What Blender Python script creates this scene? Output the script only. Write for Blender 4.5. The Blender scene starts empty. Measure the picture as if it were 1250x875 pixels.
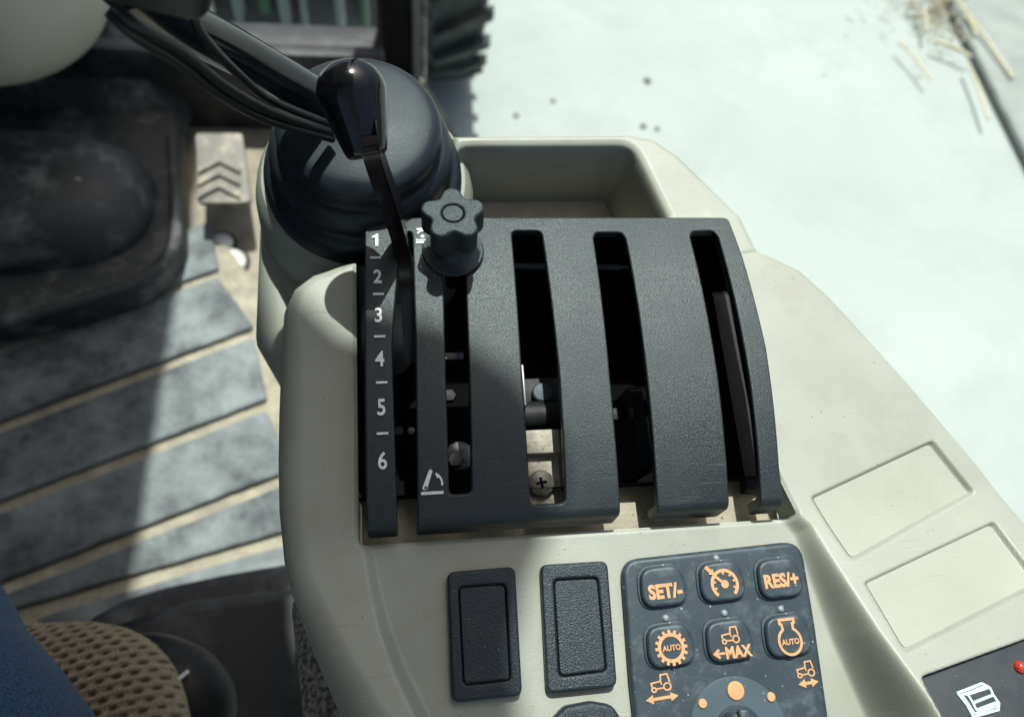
import bpy, bmesh, math, random
import numpy as np
from mathutils import Matrix, Vector

random.seed(7)
rng = np.random.default_rng(7)
SC = bpy.context.scene
COL = SC.collection

# ---------------------------------------------------------------- camera
# console frame: x right, y away from the seat, z normal to the switch panel.
TILT = math.radians(13)                      # the panel leans towards the operator
MC = Matrix.Rotation(TILT, 4, 'X')
FPX, PCX, PCY = 900.0, 625.0, 437.5          # focal length and centre, photo pixels
_x = np.array([6175, 174, -900.0]); _x /= np.linalg.norm(_x)
_y = np.array([-195, 2640, -900.0]); _y -= _x * (_x @ _y); _y /= np.linalg.norm(_y)
_z = np.cross(_x, _y)
RC = np.array([_x, _y, _z])
def ray(px, py):
    return RC @ np.array([(px - PCX) / FPX, (PCY - py) / FPX, -1.0])
CAM = -ray(590, 775) * 0.27
m3 = Matrix([list(RC[0]), list(RC[1]), list(RC[2])]).to_4x4()
m3.translation = Vector(CAM)
cam = bpy.data.cameras.new('camera')
camo = bpy.data.objects.new('camera', cam); COL.objects.link(camo)
camo.matrix_world = MC @ m3
cam.sensor_width = 36; cam.lens = 36 * FPX / 1250
cam.clip_start = 0.01; cam.clip_end = 500
cam.dof.use_dof = True; cam.dof.focus_distance = 0.285; cam.dof.aperture_fstop = 9.0
SC.camera = camo

# ---------------------------------------------------------------- light
SUN_C = Vector((0.055, 0.52, 0.85)).normalized()          # towards the sun, console frame
SUN_W = (MC.to_3x3() @ SUN_C).normalized()
w = bpy.data.worlds.new('World'); SC.world = w; w.use_nodes = True
nt = w.node_tree
sky = nt.nodes.new('ShaderNodeTexSky'); sky.sky_type = 'NISHITA'; sky.sun_disc = False
sky.sun_elevation = math.asin(SUN_W.z); sky.sun_rotation = math.atan2(SUN_W.x, SUN_W.y)
bg = nt.nodes['Background']; nt.links.new(sky.outputs[0], bg.inputs[0]); bg.inputs[1].default_value = 0.13
sky.dust_density = 5.0; sky.ozone_density = 0.3; sky.air_density = 0.9
sl = bpy.data.lights.new('sun', 'SUN'); sl.energy = 5.0; sl.angle = math.radians(0.55); sl.color = (0.97, 1.0, 0.94)
so = bpy.data.objects.new('sun', sl); COL.objects.link(so)
so.rotation_euler = SUN_W.to_track_quat('Z', 'Y').to_euler(); so.location = SUN_W * 6
SC.view_settings.view_transform = 'Standard'; SC.view_settings.look = 'None'
SC.view_settings.gamma = 1.0; SC.view_settings.exposure = 0.22
SC.view_settings.use_curve_mapping = False

# ---------------------------------------------------------------- measuring helpers
TH3 = np.array(MC.to_3x3())
CAMW = TH3 @ CAM
def at(px, py, z=0.0):                        # point of the console-frame plane z
    r = ray(px, py); return CAM + r * ((z - CAM[2]) / r[2])
def on(px, py, zf):                           # point of the console-frame surface z = zf(x, y)
    p = at(px, py, 0.0)
    for _ in range(25): p = at(px, py, float(zf(p[0], p[1])))
    return p
def atw(px, py, z):                           # point of the level world plane z
    r = TH3 @ ray(px, py); return CAMW + r * ((z - CAMW[2]) / r[2])
def aty(px, py, y):                           # point of the upright world plane y
    r = TH3 @ ray(px, py); return CAMW + r * ((y - CAMW[1]) / r[1])

# ---------------------------------------------------------------- materials
MATS = {}
def mat(name, col, rough=0.5, metal=0.0, grain=None, var=0.0, var_scale=30.0, specks=None, dust=None, coat=0.0, spec=0.5, tint=None, scratch=None):
    """grain=(scale, strength, distance); specks=[(scale, threshold, colour)]; dust=(scale, lo, hi, colour)"""
    m = bpy.data.materials.new(name); m.use_nodes = True
    n = m.node_tree.nodes; l = m.node_tree.links; b = n['Principled BSDF']
    b.inputs['Roughness'].default_value = rough; b.inputs['Metallic'].default_value = metal
    b.inputs['Coat Weight'].default_value = coat; b.inputs['Coat Roughness'].default_value = 0.06
    b.inputs['Specular IOR Level'].default_value = spec
    if tint: b.inputs['Specular Tint'].default_value = (*tint, 1)
    tc = n.new('ShaderNodeTexCoord')
    rgb = n.new('ShaderNodeRGB'); rgb.outputs[0].default_value = (*col, 1)
    cur = rgb.outputs[0]
    if var:
        t = n.new('ShaderNodeTexNoise'); t.inputs['Scale'].default_value = var_scale; t.inputs['Detail'].default_value = 6
        l.new(tc.outputs['Object'], t.inputs['Vector'])
        r = n.new('ShaderNodeMapRange'); r.inputs[1].default_value = 0.3; r.inputs[2].default_value = 0.7
        r.inputs[3].default_value = 1 - var; r.inputs[4].default_value = 1 + var
        l.new(t.outputs[0], r.inputs[0])
        mx = n.new('ShaderNodeMix'); mx.data_type = 'RGBA'; mx.blend_type = 'MULTIPLY'; mx.inputs[0].default_value = 1
        l.new(cur, mx.inputs[6]); l.new(r.outputs[0], mx.inputs[7]); cur = mx.outputs[2]
        rr = n.new('ShaderNodeMapRange'); rr.inputs[1].default_value = 0.3; rr.inputs[2].default_value = 0.7
        rr.inputs[3].default_value = max(rough - 0.07, 0.02); rr.inputs[4].default_value = min(rough + 0.07, 1)
        l.new(t.outputs[0], rr.inputs[0]); l.new(rr.outputs[0], b.inputs['Roughness'])
    if dust:
        sc, lo, hi, dc = dust
        t = n.new('ShaderNodeTexNoise'); t.inputs['Scale'].default_value = sc; t.inputs['Detail'].default_value = 9
        t.inputs['Roughness'].default_value = 0.68; t.inputs['Distortion'].default_value = 0.08
        l.new(tc.outputs['Object'], t.inputs['Vector'])
        r = n.new('ShaderNodeMapRange'); r.inputs[1].default_value = lo; r.inputs[2].default_value = hi
        l.new(t.outputs[0], r.inputs[0])
        mx = n.new('ShaderNodeMix'); mx.data_type = 'RGBA'
        l.new(r.outputs[0], mx.inputs[0]); l.new(cur, mx.inputs[6]); mx.inputs[7].default_value = (*dc, 1); cur = mx.outputs[2]
    for (sc, th, dc) in (specks or []):
        v = n.new('ShaderNodeTexVoronoi'); v.inputs['Scale'].default_value = sc; v.inputs['Randomness'].default_value = 1
        l.new(tc.outputs['Object'], v.inputs['Vector'])
        wn = n.new('ShaderNodeSeparateColor'); l.new(v.outputs['Color'], wn.inputs[0])
        # speck radius differs per cell, most cells have none
        r = n.new('ShaderNodeMapRange'); r.inputs[1].default_value = 0.55; r.inputs[2].default_value = 1.0
        r.inputs[3].default_value = 0.0; r.inputs[4].default_value = th
        l.new(wn.outputs[0], r.inputs[0])
        lt = n.new('ShaderNodeMath'); lt.operation = 'LESS_THAN'
        l.new(v.outputs['Distance'], lt.inputs[0]); l.new(r.outputs[0], lt.inputs[1])
        sm = n.new('ShaderNodeMath'); sm.operation = 'MULTIPLY'; l.new(lt.outputs[0], sm.inputs[0]); l.new(wn.outputs[1], sm.inputs[1])
        mx = n.new('ShaderNodeMix'); mx.data_type = 'RGBA'
        l.new(sm.outputs[0], mx.inputs[0]); l.new(cur, mx.inputs[6]); mx.inputs[7].default_value = (*dc, 1); cur = mx.outputs[2]
    for (rot, sc, dc) in (scratch or []):                  # long thin scuff marks
        mp = n.new('ShaderNodeMapping'); mp.inputs['Rotation'].default_value = (0, 0, rot); mp.inputs['Scale'].default_value = (sc, sc * 45, sc)
        l.new(tc.outputs['Object'], mp.inputs[0])
        t = n.new('ShaderNodeTexNoise'); t.inputs['Scale'].default_value = 1.0; t.inputs['Detail'].default_value = 1
        l.new(mp.outputs[0], t.inputs['Vector'])
        r = n.new('ShaderNodeMapRange'); r.inputs[1].default_value = 0.735; r.inputs[2].default_value = 0.79; r.inputs[4].default_value = 0.75
        l.new(t.outputs[0], r.inputs[0])
        mx = n.new('ShaderNodeMix'); mx.data_type = 'RGBA'
        l.new(r.outputs[0], mx.inputs[0]); l.new(cur, mx.inputs[6]); mx.inputs[7].default_value = (*dc, 1); cur = mx.outputs[2]
    l.new(cur, b.inputs['Base Color'])
    if grain:
        t = n.new('ShaderNodeTexNoise'); t.inputs['Scale'].default_value = grain[0]; t.inputs['Detail'].default_value = 2.5
        l.new(tc.outputs['Object'], t.inputs['Vector'])
        bp = n.new('ShaderNodeBump'); bp.inputs['Strength'].default_value = grain[1]; bp.inputs['Distance'].default_value = grain[2]
        l.new(t.outputs[0], bp.inputs['Height']); l.new(bp.outputs[0], b.inputs['Normal'])
    MATS[name] = m
    return m

mat('beige', (0.282, 0.303, 0.252), 0.47, grain=(1300, 0.22, 0.0004), var=0.07, var_scale=26,
    specks=[(420, 0.15, (0.10, 0.085, 0.06)), (900, 0.17, (0.20, 0.18, 0.14)), (230, 0.06, (0.04, 0.035, 0.03))], dust=(38, 0.50, 0.78, (0.252, 0.258, 0.205)),
    scratch=[(0.5, 38, (0.36, 0.37, 0.32)), (-0.9, 46, (0.20, 0.195, 0.155)), (1.3, 60, (0.36, 0.37, 0.32))])
mat('beige_insert', (0.295, 0.312, 0.255), 0.6, grain=(1300, 0.4, 0.0004), var=0.06, var_scale=40,
    specks=[(380, 0.12, (0.14, 0.12, 0.09))], scratch=[(0.2, 40, (0.37, 0.38, 0.33)), (-1.1, 50, (0.21, 0.205, 0.165))])
mat('beige_dusty', (0.33, 0.30, 0.225), 0.7, grain=(700, 0.5, 0.0006), var=0.14, var_scale=90,
    specks=[(500, 0.3, (0.10, 0.085, 0.06))])
mat('beige_far', (0.40, 0.40, 0.33), 0.5, var=0.08, var_scale=9)
mat('cover', (0.013, 0.017, 0.0195), 0.42, tint=(0.86, 0.98, 0.98), grain=(2500, 0.5, 0.0005), var=0.18, var_scale=30,
    specks=[(1400, 0.18, (0.07, 0.085, 0.088)), (500, 0.06, (0.2, 0.21, 0.2))], spec=0.55, scratch=[(0.3, 42, (0.06, 0.07, 0.072)), (-1.2, 55, (0.07, 0.08, 0.08))])
mat('switch_black', (0.011, 0.016, 0.021), 0.42, tint=(0.84, 0.97, 1.0), grain=(2000, 0.55, 0.0006), var=0.12, var_scale=60,
    specks=[(800, 0.2, (0.20, 0.21, 0.20))])
mat('keypad', (0.024, 0.038, 0.047), 0.48, tint=(0.8, 0.97, 1.0), grain=(2200, 0.12, 0.0003), var=0.1, var_scale=60,
    specks=[(520, 0.2, (0.30, 0.32, 0.31)), (1300, 0.22, (0.18, 0.20, 0.20))], dust=(120, 0.52, 0.85, (0.10, 0.125, 0.135)))
mat('keypad_disc', (0.046, 0.076, 0.092), 0.5, var=0.08, var_scale=60, specks=[(620, 0.2, (0.32, 0.34, 0.33))])
mat('orange', (0.56, 0.29, 0.13), 0.55, var=0.1, var_scale=200)
mat('white_print', (0.74, 0.76, 0.76), 0.5, var=0.12, var_scale=500)
mat('cyan_print', (0.50, 0.78, 0.80), 0.5)
mat('lamp_clear', (0.20, 0.25, 0.27), 0.3)
mat('red_lens', (0.45, 0.03, 0.015), 0.12, coat=0.5)
mat('glass_black', (0.028, 0.034, 0.038), 0.24, var=0.15, var_scale=60, specks=[(700, 0.16, (0.15, 0.16, 0.16))], dust=(40, 0.42, 0.8, (0.06, 0.066, 0.068)))
mat('gloss_black', (0.003, 0.0032, 0.004), 0.13, spec=0.45)
mat('rod_black', (0.006, 0.008, 0.012), 0.16, spec=0.35, var=0.2, var_scale=60)
mat('satin_black', (0.011, 0.013, 0.017), 0.3, var=0.2, var_scale=40)
mat('knob_black', (0.014, 0.019, 0.022), 0.42, tint=(0.84, 0.97, 1.0), grain=(2000, 0.6, 0.0006), specks=[(1100, 0.2, (0.16, 0.17, 0.17))])
mat('rubber', (0.011, 0.015, 0.020), 0.45, spec=0.32, tint=(0.84, 0.97, 1.0), grain=(900, 0.15, 0.0003), var=0.25, var_scale=50, specks=[(420, 0.12, (0.14, 0.15, 0.15))])
mat('cable_black', (0.007, 0.008, 0.009), 0.45, spec=0.3)
mat('lever_paint', (0.008, 0.006, 0.007), 0.18, spec=0.4)
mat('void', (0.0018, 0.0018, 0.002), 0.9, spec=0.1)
mat('dark_metal', (0.008, 0.009, 0.010), 0.55, spec=0.3, metal=0.0, var=0.3, var_scale=150)
mat('zinc', (0.20, 0.21, 0.21), 0.45, metal=0.7, var=0.2, var_scale=250)
mat('blue_steel', (0.04, 0.06, 0.068), 0.55, metal=0.3, var=0.2, var_scale=300)
mat('dusty_metal', (0.36, 0.34, 0.27), 0.75, metal=0.1, grain=(900, 0.6, 0.0006), var=0.25, var_scale=220, specks=[(700, 0.35, (0.10, 0.09, 0.06))])
mat('screw_steel', (0.15, 0.145, 0.12), 0.5, metal=0.4, grain=(900, 0.4, 0.0004), var=0.3, var_scale=300)
mat('mat_rubber', (0.052, 0.062, 0.066), 0.75, grain=(110, 0.35, 0.003), dust=(14, 0.36, 0.66, (0.215, 0.25, 0.25)), var=0.3, var_scale=45)
mat('mat_mud', (0.34, 0.315, 0.235), 0.95, grain=(150, 0.7, 0.004), var=0.25, var_scale=26, dust=(45, 0.46, 0.75, (0.21, 0.20, 0.16)))
mat('plate_mud', (0.26, 0.235, 0.175), 0.85, grain=(120, 0.4, 0.003), var=0.3, var_scale=25)
mat('hump', (0.032, 0.037, 0.038), 0.6, var=0.25, var_scale=20, dust=(15, 0.50, 0.72, (0.20, 0.21, 0.20)), grain=(260, 0.3, 0.002), specks=[(55, 0.2, (0.2, 0.2, 0.18))])
mat('dark_trim', (0.014, 0.016, 0.018), 0.55, dust=(20, 0.5, 0.85, (0.09, 0.10, 0.10)))
mat('riser', (0.022, 0.026, 0.03), 0.55, dust=(28, 0.48, 0.8, (0.13, 0.14, 0.14)), specks=[(60, 0.2, (0.25, 0.22, 0.18))])
mat('pedal', (0.11, 0.105, 0.09), 0.5, metal=0.25, var=0.4, var_scale=45, dust=(26, 0.5, 0.72, (0.30, 0.27, 0.20)))
mat('bolt_white', (0.62, 0.62, 0.57), 0.35, metal=0.2, var=0.2, var_scale=60)
mat('concrete', (0.362, 0.385, 0.370), 0.85, var=0.07, var_scale=1.1, dust=(3.4, 0.47, 0.74, (0.318, 0.338, 0.326)), specks=[(26, 0.10, (0.26, 0.26, 0.23)), (9, 0.07, (0.3, 0.3, 0.27))], grain=(60, 0.3, 0.01))
mat('pebble', (0.16, 0.16, 0.14), 0.9)
mat('tyre', (0.030, 0.036, 0.036), 0.75, var=0.3, var_scale=6, dust=(9, 0.4, 0.85, (0.12, 0.135, 0.13)))
mat('sill', (0.25, 0.26, 0.245), 0.7, var=0.18, var_scale=5, dust=(6, 0.45, 0.8, (0.30, 0.31, 0.28)))
mat('seal', (0.16, 0.17, 0.16), 0.6, var=0.3, var_scale=8)
mat('straw', (0.56, 0.49, 0.32), 0.6, var=0.2, var_scale=40)
mat('chaff', (0.40, 0.35, 0.25), 0.8, var=0.4, var_scale=60)
mat('hood', (0.028, 0.040, 0.042), 0.4, var=0.3, var_scale=3)
mat('hood_pale', (0.16, 0.21, 0.21), 0.4, var=0.2, var_scale=4)
mat('hood_green', (0.035, 0.11, 0.065), 0.4)
mat('blocker_grey', (0.20, 0.20, 0.19), 0.7)

def special(name):
    m = bpy.data.materials.new(name); m.use_nodes = True; MATS[name] = m
    return m, m.node_tree.nodes, m.node_tree.links, m.node_tree.nodes['Principled BSDF']
# window glass: tinted see-through pane with a faint mirror
m, n, l, b = special('pane')
n.remove(b); tr = n.new('ShaderNodeBsdfTransparent'); tr.inputs[0].default_value = (0.925, 0.965, 0.953, 1)
gl = n.new('ShaderNodeBsdfGlossy'); gl.inputs['Roughness'].default_value = 0.02
lw = n.new('ShaderNodeLayerWeight'); lw.inputs[0].default_value = 0.12
mx = n.new('ShaderNodeMixShader'); l.new(lw.outputs['Fresnel'], mx.inputs[0]); l.new(tr.outputs[0], mx.inputs[1]); l.new(gl.outputs[0], mx.inputs[2])
l.new(mx.outputs[0], n['Material Output'].inputs[0])
# blue denim twill
m, n, l, b = special('denim'); b.inputs['Roughness'].default_value = 0.85
tc = n.new('ShaderNodeTexCoord'); ns = n.new('ShaderNodeTexNoise'); ns.inputs['Scale'].default_value = 1500; ns.inputs['Detail'].default_value = 3
mp = n.new('ShaderNodeMapping'); mp.inputs['Rotation'].default_value = (0.2, 0.3, 0.9); mp.inputs['Scale'].default_value = (1, 0.35, 0.6)
l.new(tc.outputs['Object'], mp.inputs[0]); l.new(mp.outputs[0], ns.inputs['Vector'])
cr = n.new('ShaderNodeValToRGB'); cr.color_ramp.elements[0].position = 0.35; cr.color_ramp.elements[0].color = (0.003, 0.018, 0.050, 1)
cr.color_ramp.elements[1].position = 0.72; cr.color_ramp.elements[1].color = (0.020, 0.075, 0.165, 1)
l.new(ns.outputs[0], cr.inputs[0]); l.new(cr.outputs[0], b.inputs['Base Color'])
bp = n.new('ShaderNodeBump'); bp.inputs['Strength'].default_value = 0.6; bp.inputs['Distance'].default_value = 0.0008
l.new(ns.outputs[0], bp.inputs['Height']); l.new(bp.outputs[0], b.inputs['Normal'])
# seat mesh cloth: tan yarn over a dark backing seen in the holes of the knit
m, n, l, b = special('seat_cloth'); b.inputs['Roughness'].default_value = 0.95
at_ = n.new('ShaderNodeAttribute'); at_.attribute_name = 'hole'
tc = n.new('ShaderNodeTexCoord'); ns = n.new('ShaderNodeTexNoise'); ns.inputs['Scale'].default_value = 700; ns.inputs['Detail'].default_value = 4
l.new(tc.outputs['Object'], ns.inputs['Vector'])
cr = n.new('ShaderNodeValToRGB'); cr.color_ramp.elements[0].position = 0.3; cr.color_ramp.elements[0].color = (0.135, 0.105, 0.070, 1)
cr.color_ramp.elements[1].position = 0.7; cr.color_ramp.elements[1].color = (0.30, 0.245, 0.168, 1)
l.new(ns.outputs[0], cr.inputs[0])
mx = n.new('ShaderNodeMix'); mx.data_type = 'RGBA'; l.new(at_.outputs['Fac'], mx.inputs[0]); l.new(cr.outputs[0], mx.inputs[6]); mx.inputs[7].default_value = (0.045, 0.032, 0.02, 1)
l.new(mx.outputs[2], b.inputs['Base Color'])
bp = n.new('ShaderNodeBump'); bp.inputs['Strength'].default_value = 0.7; bp.inputs['Distance'].default_value = 0.001
l.new(ns.outputs[0], bp.inputs['Height']); l.new(bp.outputs[0], b.inputs['Normal'])
# heather grey seat side cloth
m, n, l, b = special('heather'); b.inputs['Roughness'].default_value = 0.95
tc = n.new('ShaderNodeTexCoord'); ns = n.new('ShaderNodeTexNoise'); ns.inputs['Scale'].default_value = 420; ns.inputs['Detail'].default_value = 3
l.new(tc.outputs['Object'], ns.inputs['Vector'])
cr = n.new('ShaderNodeValToRGB'); cr.color_ramp.elements[0].position = 0.38; cr.color_ramp.elements[0].color = (0.11, 0.10, 0.085, 1)
cr.color_ramp.elements[1].position = 0.62; cr.color_ramp.elements[1].color = (0.42, 0.39, 0.32, 1)
l.new(ns.outputs[0], cr.inputs[0]); l.new(cr.outputs[0], b.inputs['Base Color'])
bp = n.new('ShaderNodeBump'); bp.inputs['Strength'].default_value = 0.8; bp.inputs['Distance'].default_value = 0.0015
l.new(ns.outputs[0], bp.inputs['Height']); l.new(bp.outputs[0], b.inputs['Normal'])

# ---------------------------------------------------------------- object helpers
def root(name, label, cat, group=None, matrix=None):
    o = bpy.data.objects.new(name, None); COL.objects.link(o)
    o['label'] = label; o['category'] = cat; o.empty_display_size = 0.01
    if group: o['group'] = group
    if matrix is not None: o.matrix_world = matrix
    return o
def tag(o, label, cat, group=None):
    o['label'] = label; o['category'] = cat
    if group: o['group'] = group
    return o
def obj(name, me, mt, parent=None, weighted=False):
    o = bpy.data.objects.new(name, me); COL.objects.link(o)
    if mt: me.materials.clear(); me.materials.append(MATS[mt])
    if parent: o.parent = parent
    if weighted:
        md = o.modifiers.new('wn', 'WEIGHTED_NORMAL'); md.keep_sharp = True; md.weight = 80
    return o
def smooth(me, ang=None):
    me.polygons.foreach_set('use_smooth', [True] * len(me.polygons))
    if ang is not None: me.set_sharp_from_angle(angle=math.radians(ang))
    me.update(); return me
def mesh(verts, faces, sm=True, ang=40):
    me = bpy.data.meshes.new('m'); me.from_pydata([tuple(map(float, v)) for v in verts], [], faces)
    bm = bmesh.new(); bm.from_mesh(me); bmesh.ops.recalc_face_normals(bm, faces=bm.faces); bm.to_mesh(me); bm.free()
    if sm: smooth(me, ang)
    return me
def join(parts):
    vs, fs = [], []
    for v, f in parts:
        k = len(vs); vs += [tuple(p) for p in v]; fs += [tuple(i + k for i in q) for q in f]
    return vs, fs
def fillet(pts, r, n=5):
    """round the corners of a closed polygon; r a number or one per corner"""
    out = []; N = len(pts); pts = [np.array(p[:2], float) for p in pts]
    for i, p in enumerate(pts):
        rr = r[i] if hasattr(r, '__len__') else r
        a = pts[i - 1] - p; c = pts[(i + 1) % N] - p
        la, lc = np.linalg.norm(a), np.linalg.norm(c)
        if rr <= 0 or la < 1e-9 or lc < 1e-9: out.append(p); continue
        a /= la; c /= lc
        th = math.acos(max(-1, min(1, float(a @ c))))
        t = min(rr / max(math.tan(th / 2), 1e-3), la * 0.48, lc * 0.48)
        for k in range(n + 1):
            u = k / n
            out.append((1 - u) ** 2 * (p + a * t) + 2 * u * (1 - u) * p + u * u * (p + c * t))
    return out
def plate(outline, holes=(), depth=0.002, bevel=0.0005, res=2):
    """bevelled flat plate, z from 0 to depth, as mesh data"""
    cu = bpy.data.curves.new('c', 'CURVE'); cu.dimensions = '2D'; cu.fill_mode = 'BOTH'
    for poly in [outline, *holes]:
        s = cu.splines.new('POLY'); s.points.add(len(poly) - 1); s.use_cyclic_u = True
        for q, p in zip(s.points, poly): q.co = (p[0], p[1], 0, 1)
    cu.extrude = max(depth / 2 - bevel, 0); cu.bevel_depth = bevel; cu.bevel_resolution = res; cu.offset = -bevel
    o = bpy.data.objects.new('t', cu)
    me = bpy.data.meshes.new_from_object(o)
    bpy.data.objects.remove(o); bpy.data.curves.remove(cu)
    me.transform(Matrix.Translation((0, 0, depth / 2)))
    bm = bmesh.new(); bm.from_mesh(me); bmesh.ops.remove_doubles(bm, verts=bm.verts, dist=1e-6); bm.to_mesh(me); bm.free()
    return smooth(me)
def text_mesh(s, size, depth=0.0003, bold=0.0, sx=1.0):
    cu = bpy.data.curves.new('t', 'FONT'); cu.body = s; cu.size = size; cu.align_x = 'CENTER'; cu.align_y = 'CENTER'
    cu.extrude = depth / 2; cu.offset = bold * size; cu.resolution_u = 3
    o = bpy.data.objects.new('t', cu); me = bpy.data.meshes.new_from_object(o)
    bpy.data.objects.remove(o); bpy.data.curves.remove(cu)
    me.transform(Matrix.Diagonal((sx, 1, 1, 1)))
    if len(me.vertices):                                   # centre on the ink
        co = np.array([v.co for v in me.vertices]); c = (co.min(0) + co.max(0)) / 2
        me.transform(Matrix.Translation((-c[0], -c[1], depth / 2)))
    return me
def prism(poly, z0, z1):
    n = len(poly)
    v = [(p[0], p[1], z0) for p in poly] + [(p[0], p[1], z1) for p in poly]
    f = [tuple(range(n, 2 * n)), tuple(range(n - 1, -1, -1))] + [(i, (i + 1) % n, n + (i + 1) % n, n + i) for i in range(n)]
    return v, f
class Ink:
    """raised strokes and patches that make up one printed symbol; each stroke a hair proud of the last"""
    def __init__(s, h=0.0003): s.p = []; s.h = h
    def _h(s): return s.h + 1.2e-5 * len(s.p)
    def poly(s, pts): s.p.append(prism(pts, -0.0003, s._h())); return s
    def line(s, pts, w, closed=False):
        P = [np.array(p, float) for p in pts]; N = len(P)
        segs = range(N) if closed else range(N - 1)
        L, Rr = [], []
        for i in range(N):
            a = P[i] - P[i - 1] if (i or closed) else P[1] - P[0]
            c = P[(i + 1) % N] - P[i] if (i < N - 1 or closed) else a
            a = a / np.linalg.norm(a); c = c / np.linalg.norm(c)
            nn = np.array([-a[1] - c[1], a[0] + c[0]]); nn /= max(np.linalg.norm(nn), 1e-6)
            k = w / 2 / max(0.45, float(nn @ np.array([-a[1], a[0]])))
            L.append(P[i] + nn * k); Rr.append(P[i] - nn * k)
        h = s._h(); v = []; f = []
        for i in range(N): v += [(*L[i], h), (*Rr[i], h), (*L[i], -0.0003), (*Rr[i], -0.0003)]
        for i in segs:
            a = 4 * i; c = 4 * ((i + 1) % N)
            f += [(a, a + 1, c + 1, c), (a, c, c + 2, a + 2), (a + 1, a + 3, c + 3, c + 1), (a + 2, c + 2, c + 3, a + 3)]
        if not closed: e = 4 * (N - 1); f += [(0, 2, 3, 1), (e, e + 1, e + 3, e + 2)]
        s.p.append((v, f)); return s
    def arc(s, c, r, a0, a1, w, n=28):
        full = abs(a1 - a0) >= 359.9
        an = [math.radians(a0 + (a1 - a0) * i / n) for i in range(n if full else n + 1)]
        return s.line([(c[0] + r * math.cos(t), c[1] + r * math.sin(t)) for t in an], w, closed=full)
    def disc(s, c, r, n=20): return s.poly([(c[0] + r * math.cos(2 * math.pi * i / n), c[1] + r * math.sin(2 * math.pi * i / n)) for i in range(n)])
    def text(s, t, size, c, bold=0.02, sx=1.0):
        me = text_mesh(t, size, 0.0003, bold, sx); h = s._h()
        s.p.append(([(v.co.x + c[0], v.co.y + c[1], v.co.z - 0.0003 + h) for v in me.vertices], [tuple(p.vertices) for p in me.polygons]))
        bpy.data.meshes.remove(me); return s
    def mesh(s, M=None):
        v, f = join(s.p); me = bpy.data.meshes.new('ink'); me.from_pydata(v, [], f); me.update()
        if M is not None: me.transform(M)
        return me
def lathe(prof, n=48, cap=True):
    v = []; f = []
    for r, z in prof:
        for k in range(n):
            a = 2 * math.pi * k / n; v.append((r * math.cos(a), r * math.sin(a), z))
    for i in range(len(prof) - 1):
        for k in range(n):
            a = i * n + k; c = i * n + (k + 1) % n; f.append((a, c, c + n, a + n))
    if cap: f += [tuple(range(n - 1, -1, -1)), tuple(range((len(prof) - 1) * n, len(prof) * n))]
    return v, f
def spline(pts, n=8):
    P = [np.array(p, float) for p in pts]; P = [2 * P[0] - P[1]] + P + [2 * P[-1] - P[-2]]; out = []
    for i in range(1, len(P) - 2):
        for k in range(n):
            t = k / n
            out.append(0.5 * (2 * P[i] + (P[i + 1] - P[i - 1]) * t + (2 * P[i - 1] - 5 * P[i] + 4 * P[i + 1] - P[i + 2]) * t * t + (3 * P[i] - P[i - 1] - 3 * P[i + 1] + P[i + 2]) * t ** 3))
    out.append(P[-2]); return out
def tube(path, rad, n=16, flat=(1, 1), up=(0, 0, 1)):
    """sweep an ellipse; rad a number or one per point"""
    P = [np.array(p, float) for p in path]; v = []; f = []
    for i, p in enumerate(P):
        t = P[min(i + 1, len(P) - 1)] - P[max(i - 1, 0)]; t /= np.linalg.norm(t)
        a = np.cross(t, up); a /= np.linalg.norm(a); c = np.cross(a, t)
        r = rad[i] if hasattr(rad, '__len__') else rad
        for k in range(n):
            q = 2 * math.pi * k / n; v.append(p + a * (r * flat[0] * math.cos(q)) + c * (r * flat[1] * math.sin(q)))
    for i in range(len(P) - 1):
        for k in range(n):
            a = i * n + k; c = i * n + (k + 1) % n; f.append((a, c, c + n, a + n))
    f += [tuple(range(n - 1, -1, -1)), tuple(range((len(P) - 1) * n, len(P) * n))]
    return v, f
def bbox(lo, hi, bev=0.0, seg=3, M=None):
    bm = bmesh.new(); bmesh.ops.create_cube(bm, size=1)
    c = [(a + d) / 2 for a, d in zip(lo, hi)]; s = [d - a for a, d in zip(lo, hi)]
    for q in bm.verts: q.co = Vector((q.co.x * s[0] + c[0], q.co.y * s[1] + c[1], q.co.z * s[2] + c[2]))
    if bev: bmesh.ops.bevel(bm, geom=list(bm.edges), offset=bev, segments=seg, profile=0.5, affect='EDGES')
    me = bpy.data.meshes.new('b'); bm.to_mesh(me); bm.free()
    if M is not None: me.transform(M)
    return smooth(me, 50 if bev else 30)
def frame(o, x, y, z):                                    # matrix from an origin and three axes
    M = Matrix.Identity(4)
    for i in range(3):
        M[i][0], M[i][1], M[i][2], M[i][3] = x[i], y[i], z[i], o[i]
    return M
def sdf(poly, X, Y):
    P = np.array([p[:2] for p in poly]); d = np.full(X.shape, 1e9); s = np.ones(X.shape)
    N = len(P)
    for i in range(N):
        a = P[i]; c = P[i - 1]; e = c - a; wx = X - a[0]; wy = Y - a[1]
        t = np.clip((wx * e[0] + wy * e[1]) / max(e @ e, 1e-18), 0, 1)
        d = np.minimum(d, (wx - e[0] * t) ** 2 + (wy - e[1] * t) ** 2)
        c1 = Y >= a[1]; c2 = Y < c[1]; c3 = e[0] * wy > e[1] * wx
        fl = (c1 & c2 & c3) | (~c1 & ~c2 & ~c3); s = np.where(fl, -s, s)
    return s * np.sqrt(d)
def sstep(a, c, x):
    t = np.clip((x - a) / (c - a), 0, 1); return t * t * (3 - 2 * t)
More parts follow.
